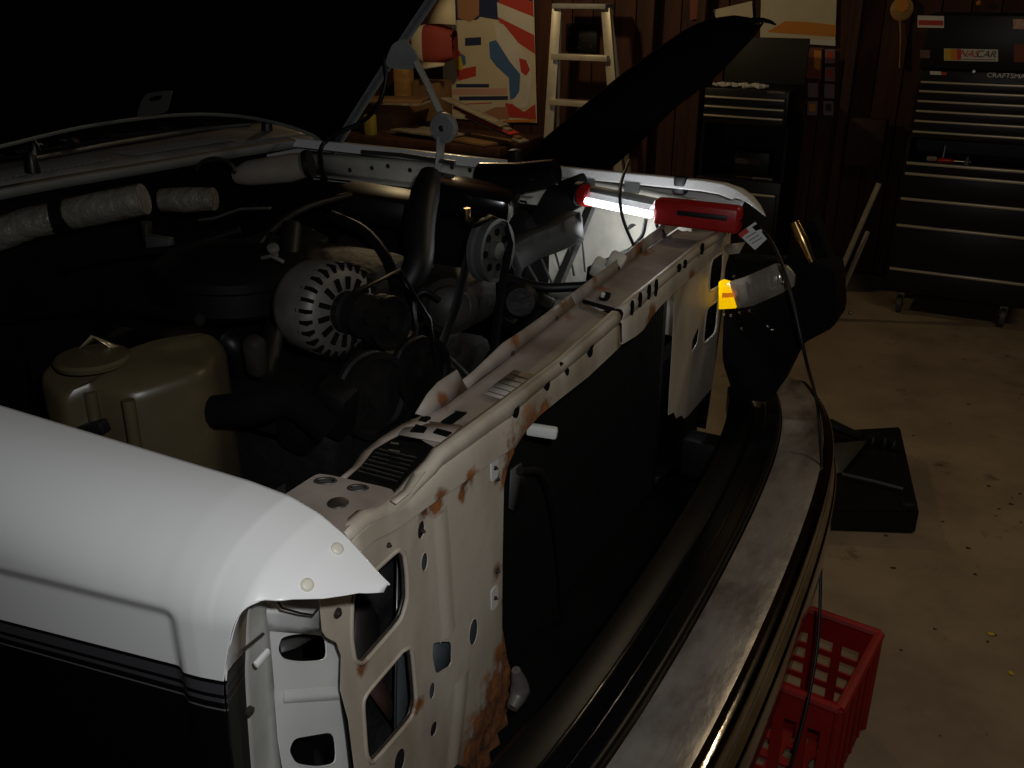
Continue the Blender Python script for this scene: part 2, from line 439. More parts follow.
bm = B(); p = px(252, 712, -.505); lathe(bm, p+V((-.004, 0, 0)), (1, 0, 0), [(0, .0045), (.003, .0045), (.004, .003)], 14); obj('bolt', bm, 'bolt', fn)
# white clip on the flange
bx('clip', px(262, 658, -.503), (.004, .018, .006), 'white', fn, rot=(.2, 0, 0), bev=.001)
tb('scuff_rod', [px(241, 652, -.497), px(263, 634, -.507)], .0016, 'bolt', fn, 6)

# ---- headlight bucket (white stamped panel with two D holes)
XB = -.527
def pl(lst, X, r=.3, n=3): return rounded([px(x, y, X) for x, y in lst], r, n)
bucket_o = [px(x, y, XB) for x, y in [(258, 590), (322, 590), (323.5, 631), (330, 639), (338, 645), (342, 658), (341, 690), (349, 740), (356, 800), (372, 960), (300, 960), (283, 768), (278.6, 740), (270, 629), (263, 605)]]
D1 = pl([(277.5, 650), (281, 637), (298, 633), (326, 634), (328, 661), (300, 663), (283, 660)], XB, .35)
D2 = pl([(288.5, 751), (294, 738), (312, 735), (335, 731), (337.5, 764), (318, 768), (296, 765)], XB, .35)
bm = B(); panel(bm, [bucket_o, D1, D2], .0012, (1, 0, 0))
bk = obj('headlight_bucket', bm, 'white', T, 'cool white stamped headlight panel with two D-shaped holes', smooth=30)
# pressed roll around each hole and cross ribs give it relief
def lip(loop, X, name, r, parent, m, off=0):
    bm = B(); tube(bm, [p+V((off, 0, 0)) for p in loop], r, 6, closed=True); return obj(name, bm, m, parent, smooth=80)
lip(D1, XB, 'hole_lip', .0012, bk, 'white', -.001); lip(D2, XB, 'hole_lip', .0012, bk, 'white', -.001)
bm = B(); rows = []
for yy, off in ((604, .014), (613, .011), (622, .004), (630, .0005)):
    rows.append([px(x, yy+(x-266)*.09, XB+off) for x in (266, 280, 300, 321)])
grid(bm, rows); solid(obj('upper_ledge', bm, 'white', bk, smooth=60), .001)
bm = B(); rows = []
for k, (dy, off) in enumerate(((-10, 0), (-3, .0045), (2, .005), (4, .0005))):
    rows.append([px(x, 699-(x-290)*.06+dy, XB+off+.0006) for x in (284, 300, 320, 340)])
grid(bm, rows); obj('cross_rib', bm, 'white', bk, smooth=60)
tb('seal_wire', [px(276, 599, -.49), px(282, 608, -.492), px(300, 613, -.496), px(313, 615, -.498), px(318, 609, -.498)], .0011, 'rubber', bk, 6)
tb('edge_seal', [px(324, 634, XB+.003), px(333, 640, XB+.003), px(341, 654, XB+.003), px(342, 672, XB+.003), px(341, 692, XB+.003), px(347, 735, XB+.003), px(353, 790, XB+.003)], .0022, 'rubber', bk, 8, sp=4)
# inside the holes: dark liner
bx('liner', V((-.58, .535, .95)), (.004, .15, .5), 'blackp', bk)
bm = B(); grid(bm, [[px(280, 640, -.56), px(300, 636, -.56), px(318, 636, -.56)], [px(282, 652, -.55), px(296, 648, -.55), px(310, 640, -.56)]]); solid(obj('torn_liner', bm, 'grey', bk), .002)

# ---- radiator support
XS = -.50
spots = [(tuple(px(503, 690, XS)), .045), (tuple(px(490, 712, XS)), .055), (tuple(px(476, 745, XS)), .06), (tuple(px(470, 775, XS)), .07),
         (tuple(px(497, 571, XS)), .014), (tuple(px(516, 450, XS)), .048), (tuple(px(529, 430, XS)), .040), (tuple(px(541, 411, XS)), .026), (tuple(px(508, 470, XS)), .026), (tuple(px(436, 500, XS)), .020), (tuple(px(424, 512, XS)), .014), (tuple(px(466, 482, XS)), .018), (tuple(px(462, 494, XS)), .012), (tuple(px(504, 600, XS)), .010), (tuple(px(500, 655, XS)), .022), (tuple(px(494, 690, XS)), .045), (tuple(px(497, 478, XS)), .012),
         (tuple(px(463, 488, XS)), .010), (tuple(px(432, 505, XS)), .010), (tuple(px(362, 668, XS)), .012), (tuple(px(418, 705, XS)), .013),
         (tuple(px(650, 318, XS)), .030), (tuple(px(690, 280, XS)), .026), (tuple(px(547, 382, XS)), .006),
         (tuple(pz(440, 400, 1.18)), .014), (tuple(pz(520, 340, 1.19)), .018), (tuple(pz(570, 305, 1.19)), .022), (tuple(pz(600, 280, 1.19)), .02), (tuple(pz(640, 250, 1.18)), .03),
         (tuple(px(505, 640, XS)), .010), (tuple(px(686, 385, XS)), .04)]
Mt['support'] = rusty('support_paint', (.56, .50, .41), (.20, .145, .085), spots, .5, .75)
Mt['suptop'] = rusty('support_top_paint', (.37, .315, .27), (.13, .09, .06), spots, .6, .8)
RS = obj('radiator_support', (lambda b: (box(b, (-.58, 1.265, .585), (.05, 1.5, .05), None, .006), b)[1])(B()), 'engine', T, 'beige-white rusty steel radiator support')
W1 = [(399, 549), (405, 555), (407.5, 575), (408, 598), (402, 620), (363, 665), (355, 661), (351.5, 637), (352.5, 598), (356, 590), (377, 569)]
W2 = [(411.5, 641), (417, 700), (412.5, 718), (372, 765), (366.5, 755), (363, 702), (368, 692)]
W3 = [(433, 643.4), (440, 641.8), (451.8, 641.8), (451.8, 665), (436.2, 674.6), (432.6, 657)]
def oval(x, y, a, b, t=0): return [(x+a*math.cos(k*pi/6)*math.cos(t)-b*math.sin(k*pi/6)*math.sin(t), y+a*math.cos(k*pi/6)*math.sin(t)+b*math.sin(k*pi/6)*math.cos(t)) for k in range(12)]
OV = [oval(424.5, 562, 3.4, 10, .1), oval(473.5, 632, 4.2, 14, .12), oval(432.3, 691, 2.8, 8.5, .1), oval(400, 761, 5, 13, .2), oval(434, 729, 3, 8, .25), oval(421.5, 530, 3.4, 9.5, .15)]
side_o = [(319, 585), (347, 560), (380, 535), (410, 515), (440, 492), (470, 468), (500, 445), (516, 436), (514, 452), (508, 466), (504, 485), (502.5, 560), (502, 640), (501, 680), (489, 700), (482, 725), (470, 745), (462, 768), (455, 800), (455, 960), (378, 960), (362, 800), (355, 768), (349, 720), (341, 690), (342, 656), (337, 643), (326, 637), (323, 631), (320, 600)]
def mir(loop): return [V((p.x-.035, 2*CY-.03-p.y, p.z)) for p in loop]
near_loops = [[px(x, y, XS) for x, y in side_o]] + [rounded([px(x, y, XS) for x, y in q], .22, 2) for q in (W1, W2)] + [rounded([px(x, y, XS) for x, y in W3], .15, 1)] + [[px(x, y, XS) for x, y in q] for q in OV]
bm = B(); panel(bm, near_loops, .0014, (1, 0, 0)); sp_n = obj('side_panel', bm, 'support', RS, 'near side panel with two triangular openings', smooth=30)
far_loops = [[V((p.x, p.y, max(.80, 1.176-(1.176-p.z)*.8))) for p in mir(l)] for l in near_loops[:4]]
bm = B(); panel(bm, far_loops, .0014, (1, 0, 0)); sp_f = obj('side_panel', bm, 'support', RS, smooth=30)
# rolled window lips with rubber-dark inner rim
for k, lp in enumerate(near_loops[1:3]):
    lip(lp, XS, 'window_lip', .0028, RS, 'support', -.0006)
    bm = B(); tube(bm, [p+V((-.006, 0, 0)) for p in lp], .0022, 6, closed=True); obj('window_seal', bm, 'bolt', RS, smooth=80)
    lip(far_loops[k+1], XS, 'window_lip', .0028, RS, 'support', -.0006)
for lp in near_loops[4:6]: lip(lp, XS, 'hole_lip', .001, RS, 'support', -.0004)
# pressed vertical ribs of the panel
def ribstrip(pairs, w, h, name, parent, m, off=0):
    """soft raised rib: polyline of points on the panel plane, half-width w along Y"""
    bm = B(); rows = []
    for p in pairs:
        rows.append([p+V((h*(math.cos(t*pi)*.5+.5)-.0004, t*w, 0)) for t in (-1, -.75, -.5, -.25, 0, .25, .5, .75, 1)])
    grid(bm, rows); return obj(name, bm, m, parent, smooth=80)
ribstrip([px(440, 510, XS), px(444, 560, XS), px(447, 610, XS), px(449, 634, XS)], .02, .003, 'pressed_rib', RS, 'support')
ribstrip([px(462, 676, XS), px(460, 705, XS), px(456, 740, XS), px(450, 800, XS), px(447, 900, XS)], .022, .004, 'pressed_rib', RS, 'support')
# backing seen through the openings (inner apron and dark bay)
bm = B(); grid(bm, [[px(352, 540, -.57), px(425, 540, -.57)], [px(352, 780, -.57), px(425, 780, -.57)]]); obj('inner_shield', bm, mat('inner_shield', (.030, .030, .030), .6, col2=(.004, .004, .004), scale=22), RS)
bm = B(); grid(bm, [[px(397, 540, -.535), px(412, 540, -.55)], [px(396, 640, -.535), px(412, 640, -.55)], [px(394, 790, -.535), px(420, 790, -.55)]]); solid(obj('inner_strut', bm, 'flesh', RS), .002)
bm = B(); grid(bm, [[px(398, 545, -.532), px(399.5, 545, -.532)], [px(394, 790, -.532), px(395.5, 790, -.532)]]); solid(obj('strut_edge', bm, 'steel', RS), .002)
bm = B(); grid(bm, [[px(355, 606, -.552), px(368, 600, -.552), px(376, 615, -.552)], [px(352, 650, -.54), px(362, 650, -.545), px(380, 640, -.55)], [px(352, 690, -.54), px(366, 690, -.545), px(390, 660, -.55)]]); solid(obj('crumpled_liner', bm, 'aludk', RS), .002)
bm = B(); grid(bm, [[px(368, 690, -.552), px(380, 676, -.552)], [px(396, 730, -.55), px(400, 716, -.55)]]); solid(obj('rust_strap', bm, mat('red_brown_strap', (.035, .012, .009), .8), RS), .002)
bm = B(); grid(bm, [[px(429, 636, -.515), px(456, 636, -.515)], [px(429, 680, -.515), px(456, 680, -.515)]]); solid(obj('grey_backing', bm, 'flesh', RS), .002)
for (x, y) in ((424.5, 562), (473.5, 632), (432, 691)):
    c = px(x, y, -.512); bm = B(); panel(bm, [ell(c, .014, .02, (0, 1, 0), (0, 0, 1))], .001, (1, 0, 0)); obj('grey_backing', bm, 'flesh', RS)
for (x, y) in ((400, 761), (434, 729), (421.5, 530)):
    c = px(x, y, -.508); bm = B(); panel(bm, [ell(c, .010, .016, (0, 1, 0), (0, 0, 1))], .001, (1, 0, 0)); obj('bolt_backing', bm, 'bolt', RS)
# bolts and nut clips
def boltx(x, y, X, r, par, m='bolt'):
    bm = B(); c = px(x, y, X); lathe(bm, c, (1, 0, 0), [(0, r), (.0015, r), (.002, r*.55), (.004, r*.5)], 12); obj('bolt', bm, m, par)
for x, y, r in ((337, 613, .0055), (388, 545, .003), (497, 571, .0035), (354, 535, .003), (422, 531, .003), (497, 479, .003)): boltx(x, y, XS, r, RS)
for x, y in ((495, 468), (495, 598)):
    c = px(x, y, XS+.0015); bm = B(); panel(bm, [rounded([c+V((0, -.0085, -.016)), c+V((0, .0085, -.016)), c+V((0, .0085, .016)), c+V((0, -.0085, .016))], .2, 2), ell(c, .003, .005, (0, 1, 0), (0, 0, 1), 10)], .002, (1, 0, 0))
    nc = obj('nut_clip', bm, 'wtag', RS, 'pale square nut clip'); boltx(x, y, XS+.0005, .003, nc)

# top beam : front channel
ZT = 1.176
fb_top = [(345, 533), (366, 514), (392, 504), (404, 494), (418, 478), (432, 464), (440, 452), (500, 408), (560, 363), (619, 312)]
fb_bot = [(352, 560), (372, 541), (398, 528), (415, 515), (432, 503), (445, 494), (460, 484), (505, 452), (516, 447), (522, 434), (539, 415), (560, 398), (587, 377), (620, 346)]
far_top = [(622, 309), (660, 279), (700, 246), (727, 229)]
far_bot = [(622, 344), (640, 333), (657, 309), (673, 293), (690, 278), (726, 246)]
def resamp(pts, n):
    L = [0]
    for a, b in zip(pts, pts[1:]): L.append(L[-1]+(b-a).length)
    out = []
    for k in range(n):
        s = L[-1]*k/(n-1); j = 0
        while j < len(L)-2 and L[j+1] < s: j += 1
        out.append(pts[j].lerp(pts[j+1], (s-L[j])/max(1e-9, L[j+1]-L[j])))
    return out
def beam_face(top, bot, name, off, n=40):
    t = resamp([px(x, y, XS+off) for x, y in top], n); b = resamp([px(x, y, XS+off) for x, y in bot], n)
    bm = B(); rows = []
    rows.append([p+V((-.012, 0, .0)) for p in t])
    rows.append([p+V((-.005, 0, .0012)) for p in t]); rows.append([p+V((0, 0, .0)) for p in t]); rows.append([p+V((.0035, 0, -.005)) for p in t])
    rows.append([p+V((.0035, 0, -.010)) for p in t])
    rows.append([p.lerp(q, .30)+V((.001, 0, 0)) for p, q in zip(t, b)]); rows.append([p.lerp(q, .36)+V((-.0015, 0, 0)) for p, q in zip(t, b)])
    rows.append([p.lerp(q, .42)+V((.001, 0, 0)) for p, q in zip(t, b)])
    rows.append([p.lerp(q, .75)+V((.001, 0, 0)) for p, q in zip(t, b)]); rows.append([q+V((.0015, 0, 0)) for q in b]); rows.append([q+V((-.006, 0, -.002)) for q in b])
    grid(bm, rows); return solid(obj(name, bm, 'support', RS, smooth=50), .0015)
beam_face(fb_top, fb_bot, 'front_channel', .004); beam_face(far_top, far_bot, 'front_channel', .001, 20)
# beam top surfaces
def strip(fr, bk_, name, z0, z1, m, n=30, lip_h=0):
    a = resamp([pz(x, y, z0) for x, y in fr], n); b = resamp([pz(x, y, z1) for x, y in bk_], n)
    bm = B(); rows = [a, [p.lerp(q, .1)+V((0, 0, -.004)) for p, q in zip(a, b)], [p.lerp(q, .5)+V((0, 0, -.005)) for p, q in zip(a, b)], [p.lerp(q, .92)+V((0, 0, -.004)) for p, q in zip(a, b)], b]
    grid(bm, rows); return solid(obj(name, bm, m, RS, smooth=40), .0015)
strip([(446, 450), (460, 440), (500, 410), (560, 366), (619, 315)], [(406, 426), (414, 418), (440, 410), (505, 362), (582, 300)], 'top_plate', ZT, ZT, 'suptop')
strip([(622, 309), (700, 246), (727, 230)], [(584, 299), (640, 254), (678, 229)], 'top_plate', ZT+.003, ZT+.003, 'suptop', 20)
# black gap where the two plates overlap
bm = B(); grid(bm, [[pz(583, 303, ZT+.003), pz(620, 315, ZT+.003)], [pz(583, 299, ZT+.004), pz(622, 310, ZT+.004)]]); obj('plate_gap', bm, 'blackm', RS)
bm = B(); panel(bm, [rounded([pz(598, 299, ZT+.004), pz(608, 300, ZT+.004), pz(612, 293, ZT+.004), pz(603, 291, ZT+.004)], .3, 2)], .002, (0, 0, 1)); obj('slot', bm, 'blackm', RS)
bm = B(); box(bm, pz(603, 295, ZT+.008), (.006, .006, .008), (.4, .3, .2), .001); obj('white_clip', bm, 'wtag', RS)
# rear flange of the beam: upright rusty lip with tabs
def lipstrip(pts, name):
    bm = B(); lo = []; hi = []
    for x, y, x2, y2, h in pts:
        p = pz(x, y, ZT-.004); lo.append(p); q = pz(x2, y2, ZT+h); hi.append(V((p.x-.006, q.y, ZT+h)))
    grid(bm, [lo, hi]); return solid(obj(name, bm, 'suptop', RS, smooth=30), .002)
lipstrip([(428, 418, 425, 416, .008), (440, 409, 436, 396, .022), (452, 399, 444, 384, .026), (466, 389, 466, 372, .026)], 'flange_tab')
lipstrip([(467, 389, 470, 382, .008), (478, 380, 482, 374, .008), (492, 370, 496, 364, .012), (505, 361, 512, 345, .02), (530, 341, 532, 331, .016), (550, 326, 552, 315, .016), (575, 306, 577, 296, .016)], 'rear_flange')
lipstrip([(575, 306, 577, 296, .016), (600, 286, 602, 276, .016), (615, 274, 617, 268, .014), (632, 260, 634, 252, .014), (643, 252, 644, 238, .02), (648, 248, 648, 240, .016)], 'rear_flange')
lipstrip([(648, 248, 650, 240, .016), (660, 240, 662, 228, .02), (672, 231, 676, 218, .028), (682, 224, 682, 219, .02)], 'rear_flange')
for k, (x, y) in enumerate(((512, 353), (556, 318), (618, 268), (640, 250))):
    bm = B(); c = pz(x, y, ZT+.008); lathe(bm, c+V((.001, 0, 0)), (1, 0, 0), [(0, .0035), (.0016, .0035)], 10); obj('rust_hole', bm, 'stain', RS)
# holes in the front face of the beam
for (x, y, a, b_) in ((517, 410, 2.6, 9), (562, 366, 1.5, 4), (568, 372, 1.4, 4), (592, 345, 2.2, 6), (591, 353, 2.4, 4.5), (680, 268, 1.8, 4.5), (686, 264, 1.8, 4.5), (703, 249, 2, 6), (548, 385, 2.2, 6.5), (641, 300, 1.6, 8), (650, 292, 1.6, 8), (633, 308, 1.6, 8), (657, 288, 1.5, 9)):
    c = px(x, y, XS+.0065); k = (c-CAM).dot(FW)/F
    bm = B(); panel(bm, [ell(c, a*k*2.2, b_*k, (0, 1, 0), (0, 0, 1), 12)], .003, (1, 0, 0)); obj('slot', bm, 'blackm', RS)
# printed sticker (faded, unreadable strokes)
bm = B(); c = pz(511, 383, ZT-.001); grid(bm, [[pz(482, 394, ZT-.0022), pz(512, 402, ZT-.0022)], [pz(514, 370, ZT-.0022), pz(541, 376, ZT-.0022)]]); stk = solid(obj('sticker', bm, mat('faded_sticker', (.42, .37, .31), .6), RS, 'faded printed sticker'), .0006, 1)
for k in range(5):
    f0, f1 = .12+k*.18, .2
    a = pz(482+32*f0+2, 394-24*f0, ZT-.0012); b = pz(482+32*f0+24, 394-24*f0+6.5, ZT-.0012)
    bm = B(); tube(bm, [a, b], .0007, 4); obj('print_line', bm, 'stain', stk)
# near end: bolt-down plate with holes, latch pocket, black pad
zt2 = 1.178
plate = rounded([pz(x, y, zt2) for x, y in [(276, 500), (317, 473.5), (330, 475), (391, 488.5), (395, 494), (385, 501), (366, 510), (345, 530), (325, 545), (300, 530)]], .2, 2)
h1 = ell(pz(325.5, 481, zt2), .011, .006, RT, V((-RT.y, RT.x, 0)), 14); h2 = ell(pz(358, 488, zt2), .010, .0055, RT, V((-RT.y, RT.x, 0)), 14); h3 = ell(pz(337, 504, zt2), .008, .005, V((.6, .8, 0)), V((-.8, .6, 0)), 12)
bm = B(); panel(bm, [plate, h1, h2], .0015, (0, 0, 1)); ep = obj('end_plate', bm, 'suptop', RS, 'beige bolt-down end plate', smooth=30)
for hh_, r in ((h1, .0016), (h2, .0016)): lip(hh_, 0, 'hole_ring', r, ep, 'bolt')
c = pz(338, 503, zt2+.001); bm = B(); lathe(bm, c, (0, 0, 1), [(0, .011), (.0012, .010), (.0018, .006)], 14); obj('oil_smear_bolt', bm, 'bolt', ep)
bm = B(); lathe(bm, pz(325, 484, zt2-.005), (0, 0, 1), [(0, .008), (.003, .007), (.005, .003)], 12); obj('bolt', bm, 'grey', ep)
bm = B(); lathe(bm, pz(358, 490, zt2-.005), (0, 0, 1), [(0, .008), (.003, .007), (.005, .003)], 12); obj('bolt', bm, 'grey', ep)
pad = rounded([pz(x, y, ZT-.006) for x, y in [(347, 476), (374, 448), (388, 438.5), (440, 445), (424, 462), (407, 486), (396, 496), (390, 489)]], .15, 2)
bm = B(); panel(bm, [pad], .006, (0, 0, 1)); pd = obj('black_pad', bm, 'blackm', RS, 'black ribbed rubber pad')
for k in range(7):
    f = .12+k*.12; a = pz(352+(26)*f*1.1, 474-30*f, ZT-.005); b = pz(399+(30)*f*.9, 487-33*f, ZT-.005)
    bm = B(); tube(bm, [a.lerp(b, .05), a.lerp(b, .9)], .0011, 5); obj('pad_rib', bm, 'rubber', pd)
tb('pad_glint_pin', [pz(391, 443, ZT), pz(399, 444, ZT)], .0012, 'steel', pd, 6); tb('pad_glint_pin', [pz(389, 450, ZT), pz(400, 452, ZT)], .0012, 'steel', pd, 6)
# side walls of the pocket around the pad
bm = B(); grid(bm, [[pz(337, 480, ZT-.004), pz(352, 467, ZT-.004), pz(362, 452, ZT-.004), pz(380, 438, ZT), pz(402, 424, ZT), pz(426, 415, ZT)], [pz(346, 478, ZT-.004), pz(361, 465, ZT-.004), pz(374, 449, ZT-.004), pz(389, 440, ZT-.003), pz(408, 430, ZT-.002), pz(430, 422, ZT)]]); solid(obj('pocket_wall', bm, 'suptop', RS), .0015)
bm = B(); grid(bm, [[pz(390, 500, ZT), pz(403, 489, ZT), pz(414, 470, ZT), pz(428, 455, ZT), pz(441, 444, ZT)], [pz(396, 503, ZT+.001), pz(409, 493, ZT+.001), pz(421, 476, ZT+.001), pz(434, 462, ZT+.001), pz(447, 449, ZT+.001)]]); solid(obj('pocket_wall', bm, 'support', RS), .0015)
bm = B(); grid(bm, [[pz(398, 434, ZT-.001), pz(443, 442, ZT-.001)], [pz(404, 427, ZT-.001), pz(452, 434, ZT-.001)], [pz(412, 419, ZT-.001), pz(462, 425, ZT-.001)]]); solid(obj('latch_bridge', bm, 'suptop', RS), .0015)
for q in ([(441, 421), (458, 410), (467, 412), (452, 423)], [(418, 420), (424, 415), (431, 417), (426, 422)], [(433, 432), (437, 428), (452, 432), (447, 436)], [(410, 431), (416, 424), (427, 427), (424, 432)]):
    bm = B(); panel(bm, [[pz(x, y, ZT+.0006) for x, y in q]], .002, (0, 0, 1)); obj('slot', bm, 'blackm', RS)
tb('slot_edge', [pz(455, 410.5, ZT+.002), pz(467, 412, ZT+.002)], .0008, 'steel', RS, 5)

# ---- radiator and condenser behind the support
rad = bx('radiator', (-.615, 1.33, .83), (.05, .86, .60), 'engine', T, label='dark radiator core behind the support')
me = None
for i in range(58):
    if me is None:
        bm = B(); box(bm, (0, 0, 0), (.006, .0035, .56)); me = mesh_of(bm, mat('fin', (.012, .011, .010), .6, metal=.5))
    o = link('fin', me, rad); o.location = (-.587, .955+i*.0135, .83); o.matrix_parent_inverse = WM.get('x', Matrix.Translation((0, 0, 0)))
bx('condenser_rail', (-.575, .945, .82), (.022, .02, .6), 'blackp', rad, bev=.003)
bm = B()
for k in range(22): box(bm, (-.561, .952, .56+k*.025), (.006, .012, .012), None, .001, 1)
obj('rail_studs', bm, 'rubber', rad)['kind'] = 'stuff'
bx('white_tag', px(542, 431, -.505), (.042, .012, .017), 'wtag', rad, rot=(0, .1, .35), bev=.004, label='small white paper tag')
tb('condenser_line', [px(520, 470, -.55), px(545, 480, -.55), px(560, 560, -.55), px(566, 690, -.55)], .006, 'rubber', rad, 8, sp=6)
bm = B(); grid(bm, [[px(510, 470, -.57), px(520, 462, -.57), px(524, 480, -.57)], [px(508, 508, -.57), px(514, 512, -.57), px(522, 500, -.57)]]); solid(obj('grey_flap', bm, 'grey', rad), .002)

# lower clutter behind the bumper
tb('horn_bracket', [px(516, 670, -.47), px(520, 690, -.47), px(512, 708, -.47)], [.006, .014, .008], 'alu', T, 10, sp=5)
bx('lower_air_dam', (-.485, 1.29, .62), (.20, 1.4, .06), 'blackm', T, bev=.01)
bx('wire_plug', px(538, 745, -.45), (.02, .02, .012), mat('teal_plug', (.03, .10, .13), .5), T, rot=(.3, .2, .5), bev=.002)
re_ = [(502, 628), (505, 645), (508, 662), (513, 676), (507, 690), (512, 700), (506, 713), (508, 724), (498, 733), (500, 744), (489, 752), (490, 766), (480, 778), (476, 800), (452, 800), (462, 768), (470, 745), (482, 725), (489, 700), (501, 680), (500, 650)]
bm = B(); panel(bm, [[px(x+random.uniform(-1, 1), y, XS-.001) for x, y in re_]], .003, (1, 0, 0))
obj('rusted_edge', bm, rusty('heavy_rust', (.12, .04, .015), (.03, .012, .006), [(tuple(px(495, 710, XS)), .3)], .9, .9), RS, 'flaking rusted lower edge')
for (x, y, s) in ((655, 575, .022), (647, 600, .02), (617, 652, .018)):
    p = px(x, y, -.44)
    bm = B(); box(bm, p, (s, s*1.3, s*1.8), (.4, .2, .5), .004); obj('frame_bracket', bm, 'aludk', T)
for (x, y) in ((698, 525), (690, 545)):
    bm = B(); box(bm, px(x, y, -.40), (.02, .05, .02), (.2, .2, .3), .003); obj('frame_bracket', bm, 'grey', T)
bx('dark_fill', (-.62, 1.85, .70), (.03, .50, .40), 'blackm', T)  # dark sheet added to keep the gap below the far panel black
bx('frame_rail', (-1.2, .78, .58), (1.5, .07, .14), 'engine', T, bev=.01); bx('frame_rail', (-1.2, 1.80, .58), (1.5, .07, .14), 'engine', T, bev=.01)

# ---- chrome bumper (plan curve x(y)) and black step pad
def bump_x(y): t = (y-CY)/.86; return -.198 - .045*t*t - .075*abs(t)**5 - .022*(y-CY)
def bumper(prof, name, m, y0, y1, par, label=None, n=64):
    bm = B(); rows = []
    for i in range(n+1):
        y = y0+(y1-y0)*i/n; x = bump_x(y)
        rows.append([V((x+dx, y, z)) for dx, z in prof])
    grid(bm, rows); return obj(name, bm, m, par, label, smooth=40)
arc = lambda cx, cz, r, a0, a1, n=7: [(cx+r*math.cos(math.radians(a0+(a1-a0)*k/n)), cz+r*math.sin(math.radians(a0+(a1-a0)*k/n))) for k in range(n+1)]
ZBm = .762
prof = [(-.125, ZBm-.03), (-.118, ZBm-.004)] + [(-.112, ZBm), (-.02, ZBm-.002)] + arc(-.020, ZBm-.020, .018, 85, 5, 10) + [(-.002, ZBm-.04), (-.001, ZBm-.055), (.004, ZBm-.062)] + arc(.0, ZBm-.076, .010, 60, 0, 4) + [(.011, ZBm-.11), (.009, ZBm-.16), (-.01, ZBm-.185), (-.05, ZBm-.19)]
bmp = bumper(prof, 'bumper', 'chrome', .40, 2.19, T, 'worn chrome front bumper')
solid(bmp, .003)
bumper([(-.114, ZBm+.0015), (-.09, ZBm+.003), (-.035, ZBm+.002), (-.026, ZBm-.0005)], 'shelf_streaks', 'chromed', .41, 2.18, bmp, 'dull top of bumper with reflection streaks in its colour')
pp = [(-.117, ZBm-.05), (-.117, ZBm+.004)] + arc(-.127, ZBm+.004, .010, 0, 100, 5) + [(-.17, ZBm+.006), (-.18, ZBm+.0), (-.19, ZBm+.008), (-.225, ZBm+.014), (-.235, ZBm+.004), (-.235, ZBm-.05)]
pad_o = bumper(pp, 'gravel_pad', 'padblk', .55, 2.05, T, 'glossy black plastic filler between bumper and radiator')
for dx, dz in ((-.150, .009), (-.182, .003)):
    bm = B(); pts = [V((bump_x(y)+dx, y, ZBm+dz)) for y in [.56+.03*i for i in range(49)]]; tube(bm, pts, .0028, 6); obj('moulded_ridge', bm, 'blackg', pad_o, smooth=80)
for s in (.75, 1.83): bx('bumper_bracket', (-.40, s, .69), (.30, .06, .09), 'engine', T, bev=.006)

# ---- hood, hinge, cowl, windshield
hr = [(-1.80, .50, 1.27), (-1.80, .8, 1.315), (-1.78, 1.195, 1.352), (-1.78, 1.422, 1.366), (-1.78, 1.693, 1.358), (-1.76, 1.90, 1.325), (-1.70, 2.03, 1.275), (-1.66, 2.06, 1.235)]
hr = resamp(spline(hr, 6), 30)
bm = B(); ang = math.radians(46.9); rows = []
for k in range(13):
    s = k/12*1.22; rows.append([p + V((math.cos(ang)*s, 0, math.sin(ang)*s + .03*math.sin(k/12*pi))) for p in hr])
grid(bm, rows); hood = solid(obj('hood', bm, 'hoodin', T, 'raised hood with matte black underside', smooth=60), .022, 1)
bm = B(); tube(bm, [p+V((-.004, 0, -.003)) for p in hr], .0055, 8); obj('hood_rear_lip', bm, mat('lip_grey', (.12, .125, .115), .5), hood)
e0 = hr[-1]; edg = [e0 + V((math.cos(ang)*s, 0, math.sin(ang)*s + .03*math.sin(s/1.22*pi))) for s in [i*1.22/12 for i in range(13)]]
bm = B(); grid(bm, [[p+V((.028, -.035, -.028)) for p in edg], [p+V((.012, -.008, -.012)) for p in edg], [p+V((0, .002, 0)) for p in edg], [p+V((-.02, .004, .02)) for p in edg]])
solid(obj('hood_edge_flange', bm, 'greyp', hood, 'grey painted hood edge', smooth=50), .003)
tb('hood_cable', [py(384, 58, 2.02), py(386, 80, 2.01), py(378, 105, 2.0), py(362, 122, 2.0), py(340, 132, 1.98), py(322, 146, 1.96), py(322, 168, 1.9), py(326, 180, 1.88)], .006, 'rubber', hood, 8, sp=5)
for d in range(3):
    bm = B(); i0 = 5+d*8
    tube(bm, [hr[i0]+V((math.cos(ang)*s+.012, 0, math.sin(ang)*s-.012)) for s in (.1, .5, 1.0)], .018, 8, flat=.5); obj('hood_rib', bm, 'hoodin', hood)
# bracket standing on hood rear lip
bm = B(); Yb = 1.50
q = [py(x, y, Yb) for x, y in [(136, 118), (141, 101), (147, 93), (172, 90), (169, 101), (166, 113)]]; hole = [py(x, y, Yb) for x, y in [(147, 102), (150, 97), (163, 95), (160, 100)]]
panel(bm, [rounded(q, .2, 2), rounded(hole, .2, 2)], .004, (0, -1, 0)); obj('hood_bracket', bm, mat('bracket_grey', (.07, .07, .065), .5), hood)
